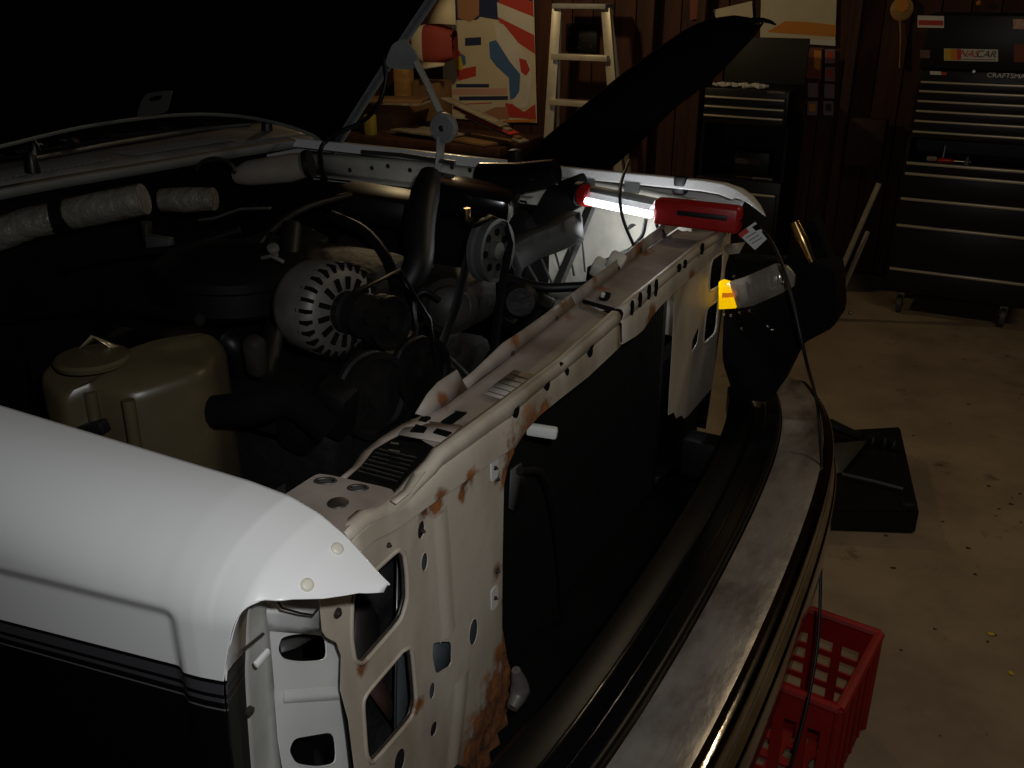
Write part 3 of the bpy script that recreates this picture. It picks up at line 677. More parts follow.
# hinge
hg = thing('x', 'x', 'x'); bpy.data.objects.remove(hg)
Yh = 1.985
bm = B(); panel(bm, [rounded([py(x, y, Yh) for x, y in [(385, 62), (392, 44), (404, 38), (417, 55), (417, 64), (412, 70), (388, 68)]], .25, 2)], .006, (0, -1, 0))
tube(bm, [py(416, 62, Yh-.008), py(428, 85, Yh-.008), py(440, 112, Yh-.008)], .013, 8, flat=.45)
hinge = obj('hood_hinge', bm, 'greyp', T, 'grey coil-spring hood hinge')
c = py(443.5, 128, Yh); bm = B(); lathe(bm, c+V((0, .012, 0)), (0, -1, 0), [(0, .034), (.004, .036), (.016, .036), (.018, .034)], 32)
disc = obj('spring_drum', bm, 'greyp', hinge)
for k in range(5):
    r = .031-.0055*k; bm = B(); tube(bm, [c+V((math.cos(a)*r, -.007-.0008*k, math.sin(a)*r)) for a in [j*2*pi/28 for j in range(28)]], .0018, 6, closed=True); obj('spring_coil', bm, 'greyp', disc, smooth=80)
bm = B(); tube(bm, [py(441, 135, Yh+.004), py(440, 155, Yh+.004), py(436, 178, Yh+.004)], [.019, .017, .016], 8, flat=.35); obj('lower_arm', bm, 'greyp', hinge)
bm = B(); lathe(bm, c+V((0, -.007, 0)), (0, -1, 0), [(0, .008), (.004, .008), (.006, .005)], 12); obj('pivot_pin', bm, 'bolt', hinge)

# cowl
cf = [(-1.93, .52, 1.235), (-1.86, 1.227, 1.25), (-1.811, 1.579, 1.252), (-1.76, 1.95, 1.252), (-1.735, 2.12, 1.25)]
cf = resamp(spline(cf, 8), 40)
bm = B(); grid(bm, [[p+V((0, 0, -.02)) for p in cf], [p+V((.006, 0, 0)) for p in cf], [p+V((-.01, 0, .005)) for p in cf]]); cw = solid(obj('cowl_panel', bm, mat('cowl_lip', (.30, .30, .28), .45, var=.15), T, 'grey cowl panel below windshield', smooth=50), .003)
bm = B(); grid(bm, [[p+V((-.01, 0, .004)) for p in cf], [p+V((-.06, 0, .012)) for p in cf], [p+V((-.16, 0, .02)) for p in cf], [p+V((-.22, 0, .022)) for p in cf]]); solid(obj('cowl_top', bm, 'cowl', cw, smooth=50), .002)
bm = B()
for k in range(46):
    p = cf[8].lerp(cf[24], k/45); box(bm, p+V((-.085, 0, .0165)), (.085, .0035, .004), (0, 0, .12))
for k in range(26):
    p = cf[26].lerp(cf[33], k/25); box(bm, p+V((-.085, 0, .0165)), (.075, .0028, .004), (0, 0, .12))
obj('vent_slats', bm, mat('slat_grey', (.17, .17, .16), .6), cw)['kind'] = 'stuff'
for (x, y) in ((33, 172), (36, 160), (267, 130)):
    bm = B(); lathe(bm, pz(x, y, 1.27), (.1, 0, 1), [(0, .016), (.02, .014), (.035, .010), (.045, .004)], 12); obj('wiper_pivot', bm, 'blackp', cw)
tb('wiper_arm', [pz(36, 158, 1.30), pz(120, 142, 1.305), pz(200, 129, 1.305), pz(250, 125, 1.31)], .005, 'steel', cw, 6)
bm = B(); lo = [p+V((-.22, 0, .02)) for p in cf]; hi = [p+V((-.72, 0, .50)) for p in cf]; grid(bm, [lo, hi]); ws = solid(obj('windshield', bm, 'glass', T, 'black windshield glass'), .005)
tb('windshield_trim', [lo[i] for i in range(0, 40, 3)], .007, 'rubber', ws, 6)
# cab shell behind the hood so the truck is whole
bm = B(); box(bm, (-3.0, CY, 1.45), (1.0, 1.55, .75), None, .12, 3); box(bm, (-2.9, CY, .9), (1.5, 1.72, .7), None, .06, 2); obj('cab', bm, 'blackg', T)
# wheels
for sx, sy in ((-1.15, .56), (-1.15, 2.02)):
    wh = None; bm = B(); lathe(bm, (sx, sy-.12, .37), (0, 1, 0), [(0, .20), (.0, .31), (.03, .36), (.06, .37), (.18, .37), (.21, .36), (.24, .31), (.24, .20)], 40); wh = obj('wheel', bm, 'tyre', T)
    bm = B(); lathe(bm, (sx, sy-.10, .37), (0, 1, 0), [(0, .19), (.02, .20), (.18, .20), (.2, .19)], 28); obj('rim', bm, 'steel', wh)
bx('axle', (-1.15, 1.29, .40), (.12, 1.3, .12), 'engine', T, bev=.02)
for sx, sy in ((-3.0, .56), (-3.0, 2.02)):
    bm = B(); lathe(bm, (sx, sy-.12, .37), (0, 1, 0), [(0, .20), (.0, .31), (.03, .36), (.06, .37), (.18, .37), (.21, .36), (.24, .31), (.24, .20)], 40); obj('wheel', bm, 'tyre', T)

# ---- far inner fender
ap = [(-1.72, 1.225), (-1.4, 1.225), (-1.2, 1.225), (-1.02, 1.224), (-.98, 1.223), (-.9, 1.222), (-.75, 1.217), (-.62, 1.21)]
bm = B(); rows = []
for dz, dy in ((0, .012), (-.012, .0), (-.03, .0), (-.05, -.006), (-.16, -.02), (-.30, -.05)):
    rows.append([V((x, 2.02+dy-.03*max(0, (x+.9))/.3, z+dz)) for x, z in ap])
rows = [[V((p.x, p.y, max(p.z, 1.172 if p.x < -1.0 else 0))) for p in r] for r in rows]
grid(bm, rows); apr = solid(obj('inner_fender', bm, 'inner', T, 'white inner fender apron', smooth=50), .002)
bx('wheelhouse', (-1.36, 1.93, 1.04), (.80, .14, .25), 'blackm', T, bev=.03)
for (x, y, s) in ((632, 188, .03), (590, 184, .02)):
    p = py(x, y, 2.008); bm = B(); box(bm, p, (s*1.2, .004, .022)); obj('dark_opening', bm, 'grey', apr)
p = py(633, 229, 1.995); bm = B(); lathe(bm, p+V((0, .004, 0)), (0, -1, 0), [(0, .026), (.003, .024), (.004, .013), (.0042, .012)], 24); obj('pressed_boss', bm, 'inner', apr)
bm = B(); lathe(bm, p, (0, -1, 0), [(0, .0125), (.0012, .0125)], 18); obj('hole', bm, 'grey', apr)
for (x, y) in ((611, 241), (452, 167), (470, 170), (388, 166), (372, 168), (350, 170), (410, 170)):
    bm = B(); lathe(bm, py(x, y, 1.998), (0, -1, 0), [(0, .006), (.002, .005)], 12); obj('hole', bm, 'bolt', apr)
tb('apron_rod', [py(362, 152, 1.99), py(400, 155, 1.985), py(455, 163, 1.985)], .006, 'steel', apr, 8)
for (x, y) in ((515, 158), (681, 185)):
    p = pz(x, y, 1.246); p = py(x, y, 2.03)
    bm = B(); box(bm, p, (.028, .03, .04), None, .005); obj('rubber_stop', bm, 'rubber', ff)
# shelf below apron lit by the work light
bm = B(); grid(bm, [[py(590, 268, 1.9), py(640, 245, 1.9), py(690, 232, 1.9)], [py(588, 285, 1.88), py(640, 262, 1.88), py(690, 250, 1.88)]]); solid(obj('grey_rail', bm, 'grey', T), .01)

# ---- headlight and black header panel on the far corner
XH = -.44
def pxh(x, y, d=0): return px(x, y, XH+d)
HD = thing('x', 'x', 'x'); bpy.data.objects.remove(HD)
hp = [py(x, y, 1.93) for x, y in [(724, 306), (743, 308), (800, 290), (812, 262), (835, 270), (838, 325), (800, 345), (772, 402), (735, 400), (722, 360)]]
bm = B(); panel(bm, [rounded(hp, .2, 2)], .10, (0, -1, 0)); hdr = obj('header_panel', bm, 'blackm', T, 'black plastic headlight housing on the far corner')
hp2 = [py(x, y, 1.99) for x, y in [(725, 258), (760, 262), (785, 262), (812, 215), (830, 260), (838, 325), (800, 345), (735, 380)]]
bm = B(); panel(bm, [rounded(hp2, .2, 2)], .06, (0, -1, 0)); obj('housing_back', bm, 'blackm', hdr)
YH = 1.90
amb = [(720, 281), (724, 279), (731, 281), (737, 307), (720, 308)]
lens = [(731, 281), (744, 277), (776, 263), (788, 265), (796, 275), (795, 285), (780, 293), (755, 304), (739, 307)]
def bulged(lst, Y, th, dome, name, m, par, n=5):
    pts = [py(x, y, Y) for x, y in lst]; c = sum(pts, V())/len(pts); bm = B()
    rings = []
    for k in range(n+1):
        f = 1-k/n*.97; rings.append([c+(p-c)*f+V((0, -dome*(1-f*f)-th, 0)) for p in pts])
    rings = [[p for p in pts]] + rings
    vs = [[bm.verts.new(p) for p in r] for r in rings]
    N = len(pts)
    for A, C_ in zip(vs, vs[1:]):
        for i in range(N): bm.faces.new((A[i], A[(i+1) % N], C_[(i+1) % N], C_[i]))
    bm.faces.new(vs[-1]); bm.faces.new(vs[0][::-1])
    return obj(name, bm, m, par, smooth=40)
hl = bulged(lens, YH, .012, .018, 'headlight', 'lens', T); hl['label'] = 'clear ribbed headlight on the far corner'
a_ = bulged(amb, YH-.002, .010, .006, 'turn_signal', 'amber', hl); a_['label'] = 'amber turn signal lens with an added glow'
bm = B(); panel(bm, [[py(x, y, YH-.021) for x, y in [(722, 293), (733, 293), (735, 297), (722, 298)]]], .003, (0, -1, 0)); obj('amber_band', bm, 'amber2', hl)
for k in range(7):
    f = k/6; a = py(746+38*f, 279-14*f, YH-.030+.004*abs(f-.5)); b = py(749+36*f, 301-15*f, YH-.028)
    bm = B(); tube(bm, [a.lerp(b, .12), a.lerp(b, .85)], .0022, 5); obj('lens_rib', bm, 'lens', hl)
for (x, y) in ((734, 276), (724, 315), (731, 316), (740, 313), (750, 311), (768, 326), (772, 330), (742, 329), (817, 324), (850, 313), (783, 282)):
    Yq = 1.82 if x < 800 else 1.96
    bm = B(); bmesh.ops.create_icosphere(bm, subdivisions=2, radius=.0035, matrix=Matrix.Translation(py(x, y, Yq))); obj('screw_head', bm, 'reflector', hdr)
tb('chrome_trim', [py(795, 222, 1.98), py(803, 240, 1.975), py(812, 262, 1.97)], [.010, .012, .008], 'brass', hdr, 10, sp=4, label='curved bright trim beside the headlight')
bm = B(); grid(bm, [[py(722, 245, 1.92), py(745, 242, 1.92)], [py(729, 254, 1.90), py(739, 253, 1.90)]]); solid(obj('paper_tab', bm, 'news', hdr), .002)

# ================================================================== ENGINE BAY (parts of the truck)
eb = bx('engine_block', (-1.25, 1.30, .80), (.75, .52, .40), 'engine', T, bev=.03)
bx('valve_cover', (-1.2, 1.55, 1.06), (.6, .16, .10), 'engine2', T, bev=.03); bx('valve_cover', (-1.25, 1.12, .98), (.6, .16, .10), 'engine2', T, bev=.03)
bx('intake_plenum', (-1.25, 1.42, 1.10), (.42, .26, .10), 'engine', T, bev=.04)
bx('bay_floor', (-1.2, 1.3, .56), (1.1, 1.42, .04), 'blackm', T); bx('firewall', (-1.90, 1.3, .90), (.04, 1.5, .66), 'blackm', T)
bm = B(); grid(bm, [[V((x, .56, z)) for x in (-1.9, -1.2, -.56)] for z in (1.20, .9, .56)]); solid(obj('inner_fender', bm, 'blackm', T), .003)
# silver wrapped pipe
def P(x, y, Y): return py(x, y, Y)
tb('heat_pipe', [P(-40, 250, 1.08), P(0, 234, 1.10), P(30, 223, 1.13), P(58, 217, 1.16)], [.031, .031, .030, .029], 'foil', T, 18)
tb('heat_pipe', [P(70, 214, 1.17), P(110, 206, 1.20), P(144, 199, 1.23)], [.029, .030, .029], 'foil', T, 18)
tb('pipe_clamp', [P(56, 218, 1.16), P(72, 214, 1.17)], .0315, 'rubber', T, 18)
tb('foil_elbow', [P(162, 200, 1.42), P(188, 200, 1.44), P(214, 199, 1.46)], [.024, .027, .024], 'foil', T, 14)
tb('heater_canister', [P(238, 176, 1.72), P(250, 173, 1.72), P(290, 168, 1.76), P(304, 165, 1.77)], [.020, .030, .034, .030], mat('canister_beige', (.34, .30, .24), .4, var=.3), T, 18)
tb('canister_clamp', [P(306, 165, 1.775), P(311, 164, 1.78)], .034, 'rubber', T, 18)
tb('vacuum_loop', [P(196, 170, 1.6), P(203, 161, 1.6), P(216, 158, 1.6), P(230, 163, 1.6), P(236, 172, 1.6)], .004, 'aludk', T, 6, sp=6)
tb('white_bracket', [P(200, 220, 1.4), P(215, 218, 1.4), P(240, 209, 1.42), P(270, 208, 1.43)], .006, 'alu', T, 6, flat=.5)
tb('fuel_pipe', [P(146, 222, 1.42), P(148, 240, 1.42), P(165, 252, 1.4)], .012, 'aludk', T, 10)
bx('grey_bracket', P(160, 245, 1.4), (.06, .02, .04), 'grey', T, rot=(0, .1, .3), bev=.005)
# air cleaner
bm = B(); c = P(230, 262, 1.22); lathe(bm, c+V((0, 0, -.07)), (.05, 0, 1), [(0, .12), (.01, .13), (.05, .13), (.055, .135), (.07, .135), (.08, .12), (.095, .06), (.1, .02)], 32); ac = obj('air_cleaner', bm, 'blackp', T)
bm = B(); lathe(bm, P(275, 255, 1.18), (.3, -.5, .8), [(0, .006), (.012, .006), (.014, .01), (.02, .01), (.022, .004)], 12); obj('wing_nut', bm, 'alu', ac)
tb('cleaner_clip', [P(262, 258, 1.18), P(272, 256, 1.175), P(284, 262, 1.18)], .0035, 'alu', ac, 6)
# reservoir
tk = B(); zt = 1.155
top = [pz(36, 372, 1.14), pz(62, 350, 1.15), pz(120, 352, 1.15), pz(160, 338, 1.15), pz(212, 330, 1.15), pz(228, 345, 1.13), pz(205, 372, 1.13), pz(128, 396, 1.12), pz(92, 384, 1.13), pz(60, 398, 1.12)]
top = rounded(top, .25, 3); c = sum(top, V())/len(top)
rings = [[p*1 + V((0, 0, -.28)) for p in top], [p + V((0, 0, -.015)) for p in top], [c+(p-c)*.97+V((0, 0, -.004)) for p in top], [c+(p-c)*.9+V((0, 0, .002)) for p in top], [c+(p-c)*.4+V((0, 0, .006)) for p in top]]
vs = [[tk.verts.new(p) for p in r] for r in rings]
for A, C_ in zip(vs, vs[1:]):
    for i in range(len(A)): tk.faces.new((A[i], A[(i+1) % len(A)], C_[(i+1) % len(A)], C_[i]))
tk.faces.new(vs[-1]); tk.faces.new(vs[0][::-1])
res = obj('coolant_reservoir', tk, 'tank', T, 'yellowed plastic coolant reservoir tank', smooth=45)
bm = B(); lathe(bm, pz(93, 362, 1.155), (0, 0, 1), [(0, .05), (.006, .052), (.010, .048), (.012, .02)], 24); obj('cap', bm, 'tank', res)
bm = B(); p = pz(95, 346, 1.17); grid(bm, [[p+V((-.02, -.012, -.003)), p+V((-.004, 0, .016)), p+V((.016, .012, -.003))], [p+V((-.028, .0, -.005)), p+V((-.002, .012, .008)), p+V((.022, .024, -.005))]]); solid(obj('foil_tab', bm, mat('foil_tab', (.75, .62, .38), .25, metal=.7), res), .001)
tb('ribbed_seam', [pz(90, 392, 1.12), pz(90, 392, 1.12)+V((0, -.003, -.2))], .009, 'tank', res, 8); tb('ribbed_seam', [pz(128, 400, 1.12), pz(128, 400, 1.12)+V((0, -.003, -.2))], .009, 'tank', res, 8)
tb('overflow_hose', [pz(224, 338, 1.12), pz(236, 350, 1.10), pz(240, 380, 1.02), pz(236, 400, .95)], .016, 'rubber', T, 10, sp=5)
bx('reservoir_strap', pz(78, 432, 1.06), (.10, .02, .02), 'rubber', T, rot=(0, -.3, .25), bev=.004)
# alternator
ax = V((.985, -.16, .05)).normalized(); c = P(342, 311, 1.13)
bm = B(); lathe(bm, c-ax*.09, ax, [(-.01, .050), (.002, .066), (.02, .074), (.075, .077), (.086, .074), (.096, .062), (.10, .03)], 40); alt = obj('alternator', bm, 'alu', T, 'light grey alternator with slotted housing')
u, v = frame(ax)
for k in range(26):
    a = k*2*pi/26; d = u*math.cos(a)+v*math.sin(a)
    R = Matrix((d, ax.cross(d), ax)).transposed()
    bm = B(); box(bm, c+d*.0700-ax*.009, (.013, .006, .026), R); obj('cooling_slot', bm, 'blackm', alt)
for k in range(14):
    a = k*2*pi/14; d = u*math.cos(a)+v*math.sin(a); R = Matrix((d, ax.cross(d), ax)).transposed()
    bm = B(); box(bm, c+d*.046+ax*.008, (.020, .008, .007), R); obj('face_slot', bm, 'blackm', alt)
bm = B(); lathe(bm, c+ax*.01, ax, [(0, .034), (.012, .034), (.014, .028), (.03, .028), (.032, .034), (.044, .034), (.046, .012), (.056, .012)], 28); obj('pulley', bm, 'rubber', alt)
bm = B(); lathe(bm, c+ax*.055, ax, [(0, .010), (.006, .010), (.008, .006)], 8); obj('pulley_nut', bm, 'steel', alt)
pa = c+ax*.033
# idler, crank pulleys and belt
def pulley(name, cc, r, axis, m='aludk', holes=0, w_=.03):
    bm = B(); lathe(bm, cc-V(axis)*w_/2, axis, [(0, r), (w_*.3, r), (w_*.4, r*.93), (w_*.6, r*.93), (w_*.7, r), (w_, r), (w_, r*.86), (w_*.75, r*.82), (w_*.8, r*.3), (w_*1.1, r*.28), (w_*1.1, r*.1)], 36); o = obj(name, bm, m, T)
    uu, vv = frame(V(axis))
    for k in range(holes):
        a = k*2*pi/holes; bm = B(); lathe(bm, cc+V(axis)*(w_*.25+.001)+(uu*math.cos(a)+vv*math.sin(a))*r*.58, axis, [(0, r*.12), (.002, r*.12)], 12); obj('pulley_hole', bm, 'blackm', o)
    return o
axp = V((1, -.06, .02)).normalized()
pc = P(491, 250, 1.42); pulley('pump_pulley', pc, .056, axp, 'grey', 7)
pulley('tension_pulley', P(386, 322, 1.2), .045, ax, 'rubber')
pulley('fan_pulley', P(420, 372, 1.2), .06, ax, 'engine2', 6); pulley('crank_pulley', P(372, 395, 1.1), .07, ax, 'engine')
def belt(pts, name='belt', w_=.010):
    bm = B(); tube(bm, pts, w_, 6, flat=.3, closed=True); return obj(name, bm, 'rubber', T, smooth=60)
belt([pc+V((0, 0, .060)), pc+V((.01, .03, .045)), pc+V((.012, .045, 0)), P(500, 300, 1.38), P(494, 350, 1.32), P(470, 380, 1.3), P(440, 350, 1.32), P(458, 300, 1.36), P(470, 250, 1.42), pc+V((-.01, -.03, .05))])
belt([pa+V((0, 0, .036)), P(400, 270, 1.22), P(430, 320, 1.2), P(436, 370, 1.2), P(400, 420, 1.12), P(365, 440, 1.08), P(345, 400, 1.08), pa+V((-.02, .02, -.03))], 'belt', .011)
bm = B(); p = P(466, 222, 1.44); tube(bm, [P(467, 208, 1.44), P(468, 219, 1.44), P(478, 221, 1.44), P(490, 222, 1.43)], .006, 8); obj('dipstick', bm, 'brass', T)
# hoses
tb('radiator_hose', [P(430, 176, 1.55), P(425, 195, 1.5), P(420, 225, 1.45), P(418, 262, 1.4), P(404, 290, 1.36)], [.022, .028, .029, .027, .022], 'rubber', T, 16, sp=6)
tb('radiator_hose', [P(292, 226, 1.35), P(288, 260, 1.3), P(282, 300, 1.24), P(272, 340, 1.18), P(262, 380, 1.1)], .020, 'rubber', T, 12, sp=6)
tb('heater_hose', [P(330, 215, 1.5), P(365, 232, 1.48), P(388, 262, 1.42), P(398, 300, 1.36)], .011, 'rubber', T, 10, sp=6)
tb('braided_hose', [P(506, 278, 1.5), P(540, 287, 1.5), P(570, 287, 1.52), P(598, 285, 1.55)], .009, 'rubber', T, 10, sp=5)
tb('wire_harness', [P(440, 300, 1.3), P(425, 292, 1.3), P(414, 302, 1.28), P(416, 330, 1.26), P(406, 350, 1.2)], .004, 'rubber', T, 6, sp=5)
tb('wire_harness', [P(230, 290, 1.2), P(262, 240, 1.3), P(300, 210, 1.45), P(350, 195, 1.6)], .008, 'rubber', T, 8, sp=5)
tb('wire_harness', [P(60, 270, 1.25), P(120, 255, 1.28), P(180, 248, 1.3), P(240, 230, 1.35)], .008, 'rubber', T, 8, sp=5)
tb('wire_harness', [P(0, 320, 1.1), P(60, 310, 1.12), P(130, 308, 1.1), P(200, 320, 1.05)], .010, 'rubber', T, 8, sp=5)
# dark covers and ducts
bx('intake_cover', P(470, 198, 1.72), (.20, .12, .06), 'blackg', T, rot=(.1, .15, .3), bev=.02); bx('intake_cover', P(380, 205, 1.75), (.22, .14, .07), 'blackp', T, rot=(0, .1, .2), bev=.025)
tb('intake_duct', [P(480, 176, 1.85), P(520, 178, 1.86), P(556, 172, 1.86)], [.03, .034, .028], 'blackg', T, 14)
bm = B(); panel(bm, [rounded([P(x, y, 1.90) for x, y in [(530, 218), (548, 186), (574, 176), (580, 205), (570, 212), (545, 226)]], .2, 3)], .06, (0, -1, 0)); obj('air_horn', bm, 'blackm', T)
for (x, y, Y) in ((440, 190, 1.8), (350, 255, 1.55), (310, 245, 1.55)): bx('engine_bracket', P(x, y, Y), (.07, .05, .06), 'engine2', T, rot=(.3, .4, .2), bev=.012)
bx('timing_cover', (-.93, 1.30, .86), (.09, .34, .40), 'engine2', T, rot=(0, 0, .0), bev=.03)
bm = B(); lathe(bm, P(450, 305, 1.42), (.5, -.85, .2), [(0, .05), (.02, .052), (.03, .04), (.05, .038), (.06, .02)], 20); obj('water_pump', bm, 'aludk', T)
bm = B(); lathe(bm, P(520, 300, 1.45), (.5, -.85, .1), [(0, .03), (.01, .034), (.02, .026)], 20); obj('idler_pulley', bm, 'engine2', T)
for (x, y) in ((336, 408), (300, 425)): bx('block_casting', P(x, y, 1.02), (.06, .05, .09), 'engine2', T, rot=(.2, .3, .1), bev=.015)
bx('white_casting', P(256, 356, 1.0), (.03, .03, .07), 'aludk', T, rot=(.3, .2, .1), bev=.01)
bx('battery_clamp', P(207, 312, 1.12), (.04, .02, .012), 'alu', T, rot=(0, .1, .2), bev=.003)
tb('lower_hose', [P(215, 412, .9), P(255, 408, .92), P(290, 400, .96), P(330, 430, .98)], .025, 'blackm', T, 12, sp=5)
# fan shroud: grey plastic arc with ribs
bm = B(); sh = [P(510, 262, 1.62), P(514, 246, 1.63), P(530, 236, 1.66), P(556, 226, 1.70), P(580, 212, 1.74)]
sh2 = [P(516, 285, 1.60), P(524, 268, 1.62), P(540, 258, 1.64), P(562, 250, 1.68), P(584, 240, 1.72)]
grid(bm, [[p+V((-.03, 0, .0)) for p in sh], sh, [p+V((.006, 0, -.012)) for p in sh], sh2]); shr = solid(obj('fan_shroud', bm, 'grey', T, 'grey plastic fan shroud', smooth=50), .003)
for k in range(6):
    a = resamp([V(p) for p in sh], 6)[k]; b = P(530+k*11, 292-k*4, 1.62+.02*k)
    bm = B(); tube(bm, [a, b], .004, 5, flat=.5); obj('shroud_rib', bm, 'grey', shr)
bm = B(); tube(bm, [P(590, 208, 1.80), P(577, 240, 1.74), P(558, 285, 1.64)], .012, 6, flat=.5); obj('support_brace', bm, 'grey', T)
for (x, y) in ((510, 320), (545, 305), (600, 268), (616, 262)):
    bx('white_fitting' if x > 590 else 'engine_bracket', P(x, y, 1.55), (.03, .03, .03), 'inner' if x > 590 else 'engine2', T, rot=(.5, .4, .2), bev=.006)
bx('battery_top', P(606, 282, 1.66), (.05, .05, .02), 'inner', T, rot=(.0, .1, .2), bev=.006)
tb('fan_blade', [P(540, 300, 1.56), P(520, 330, 1.5)], .02, 'blackp', T, 8, flat=.3)

# ================================================================== WORK LIGHT
a = pz(584, 196, 1.235); b = pz(660, 212, 1.222); c2 = pz(738, 218, 1.205)
a = py(588, 196, 1.86); b = py(656, 210, 1.80); c2 = py(741, 220, 1.80)
WL = thing('work_light', 'lit red-handled tube work light lying across the far end of the radiator support', 'work light', tuple(b-V((0, 0, .03))))
d = (b-a).normalized(); ud, vd = frame(d)
bm = B(); cyl(bm, a+d*.012, b-d*.002, .0185, 20); obj('clear_cover', bm, 'clear', WL)
bm = B(); cyl(bm, a+d*.006+V((0, -.019, -.006)), b-d*.004+V((0, -.019, -.006)), .0075, 16); obj('tube', bm, 'tube', WL, 'glowing white fluorescent tube')
bm = B(); grid(bm, [[p+V((0, -.016, .014)), p+V((0, -.008, .023)), p] if 0 else [q_ for q_ in (p+V((0, -.016, .014)), p+V((0, -.008, .023)), p+V((0, .010, .022)), p+V((0, .018, .016)))] for p in (a+d*.012, b-d*.002)]); solid(obj('reflector', bm, 'greyp', WL), .0015)
d2 = (c2-b).normalized()
bm = B(); box(bm, (b+c2)/2, ((c2-b).length, .036, .052), d2.to_track_quat('X', 'Z').to_matrix(), .008); obj('handle', bm, 'red', WL, 'red plastic handle', smooth=50)
bm = B(); tube(bm, [a-d*.018, a-d*.014, a+d*.008, a+d*.012], [.018, .024, .024, .020], 12); obj('end_cap', bm, 'red', WL, 'red end cap', smooth=50)
bm = B(); tube(bm, [a-d*.034+V((0, 0, .006)), a-d*.016+V((0, 0, .002))], [.022, .028], 12); obj('end_bumper', bm, 'rubber', WL, 'black rubber end')
bm = B(); box(bm, b+d2*.10+V((0, -.018, .004)), (.10, .004, .010), None, .0015); obj('switch', bm, 'rubber', WL)
tb('hang_hook', [b+V((-.02, 0, -.02)), b+V((-.022, -.008, -.05)), b+V((-.035, -.01, -.07)), b+V((-.05, -.01, -.09))], .004, 'rubber', WL, 6, sp=4)
tb('hang_hook', [b+V((.0, 0, -.02)), b+V((.01, -.008, -.035)), b+V((.02, -.01, -.04)), b+V((.03, -.01, -.06))], .004, 'rubber', WL, 6, sp=4)
tb('cord', [c2, P(757, 226, 1.78), P(775, 248, 1.74), P(790, 290, 1.70), P(806, 360, 1.68), pz(818, 410, .85), pz(822, 480, .74), pz(821, 560, .60), pz(818, 640, .47), pz(806, 710, .36), pz(790, 768, .26), pz(776, 815, .14), pz(765, 850, .01)], .0032, 'rubber', WL, 8, sp=10, label='black power cord hanging to the floor')
tb('cord_loop', [P(630, 160, 1.98), P(622, 180, 1.86), P(620, 200, 1.77), P(624, 222, 1.77), P(634, 246, 1.80), P(644, 268, 1.84)], .0034, 'rubber', WL, 8, sp=8)
tg = [P(x, y, 1.765) for x, y in [(738, 234), (755, 222), (768, 238), (755, 250)]]
bm = B(); panel(bm, [tg], .0015, (0, -1, 0)); tgo = obj('warning_tag', bm, 'wtag', WL, 'white and red warning tag on the cord')
bm = B(); panel(bm, [[P(x, y, 1.762) for x, y in [(738, 234), (746, 228), (749, 232), (741, 238)]]], .001, (0, -1, 0)); obj('tag_red_block', bm, 'pred', tgo)
bm = B(); panel(bm, [[P(x, y, 1.762) for x, y in [(752, 227), (757, 224), (761, 229), (756, 231)]]], .001, (0, -1, 0)); obj('tag_mark', bm, 'blackm', tgo)
for k in range(3):
    bm = B(); tube(bm, [P(746+k*3, 240+k*2.8-2, 1.762), P(756+k*3, 234+k*2.8-2, 1.762)], .0007, 4); obj('tag_line', bm, 'stain', tgo)
ll = light('tube_glow', 'POINT', a.lerp(b, .6)+V((.0, .0, -.04)), 1.0, (.95, .97, 1), .02)

# ================================================================== FLOOR THINGS
# red crate
cn, cf_ = pz(840, 708, .28), pz(880, 632, .28)
dv = (cf_-cn); dv.z = 0; LY = dv.length; ey = dv.normalized(); ex = V((-ey.y, ey.x, 0)); LX = .30; HZ = .28
o0 = V((cn.x, cn.y, 0))
CRT = thing('milk_crate', 'red plastic milk crate on the floor below the chrome bumper', 'crate', tuple(o0+ey*LY/2+ex*LX/2))
def cpt(u, v, z): return o0 + ex*u + ey*v + V((0, 0, z))
def crate_wall(p, du, L, n, slots):
    loops = [[p(0, 0), p(L, 0), p(L, HZ), p(0, HZ)]]
    for (u0, u1, z0, z1) in slots: loops.append([p(u0, z0), p(u1, z0), p(u1, z1), p(u0, z1)])
    bm = B(); panel(bm, loops, .006, n); return obj('crate_wall', bm, 'redc', CRT, smooth=30)
gridslots = lambda L: [(L*.12+L*.2*i, L*.12+L*.2*i+L*.13, .045+.045*j, .045+.045*j+.030) for i in range(4) for j in range(4)]
tall = lambda L: [(L*(.10+.17*i), L*(.10+.17*i)+L*.09, .04, .2) for i in range(5)]
crate_wall(lambda u, z: cpt(u, LY, z), ex, LX, ey, gridslots(LX))
crate_wall(lambda u, z: cpt(u, 0, z), ex, LX, -ey, tall(LX))
crate_wall(lambda u, z: cpt(0, u, z), ey, LY, -ex, [])
crate_wall(lambda u, z: cpt(LX, u, z), ey, LY, ex, gridslots(LY))
loops = [[cpt(0, 0, .012), cpt(LX, 0, .012), cpt(LX, LY, .012), cpt(0, LY, .012)]] + [[cpt(LX*(.1+.2*i), LY*(.1+.2*j), .012), cpt(LX*(.22+.2*i), LY*(.1+.2*j), .012), cpt(LX*(.22+.2*i), LY*(.22+.2*j), .012), cpt(LX*(.1+.2*i), LY*(.22+.2*j), .012)] for i in range(4) for j in range(4)]
bm = B(); panel(bm, loops, .008, (0, 0, 1)); obj('crate_bottom', bm, 'redc', CRT, smooth=30)
for (u0, v0, u1, v1) in ((0, 0, LX, 0), (LX, 0, LX, LY), (LX, LY, 0, LY), (0, LY, 0, 0)):
    bm = B(); tube(bm, [cpt(u0, v0, HZ-.006), cpt(u1, v1, HZ-.006)], .012, 8, flat=.8); obj('rim', bm, 'redc', CRT)
for (u, v) in ((0, 0), (LX, 0), (LX, LY), (0, LY)):
    bm = B(); tube(bm, [cpt(u, v, .0), cpt(u, v, HZ-.004)], .009, 8); obj('corner_post', bm, 'redc', CRT)
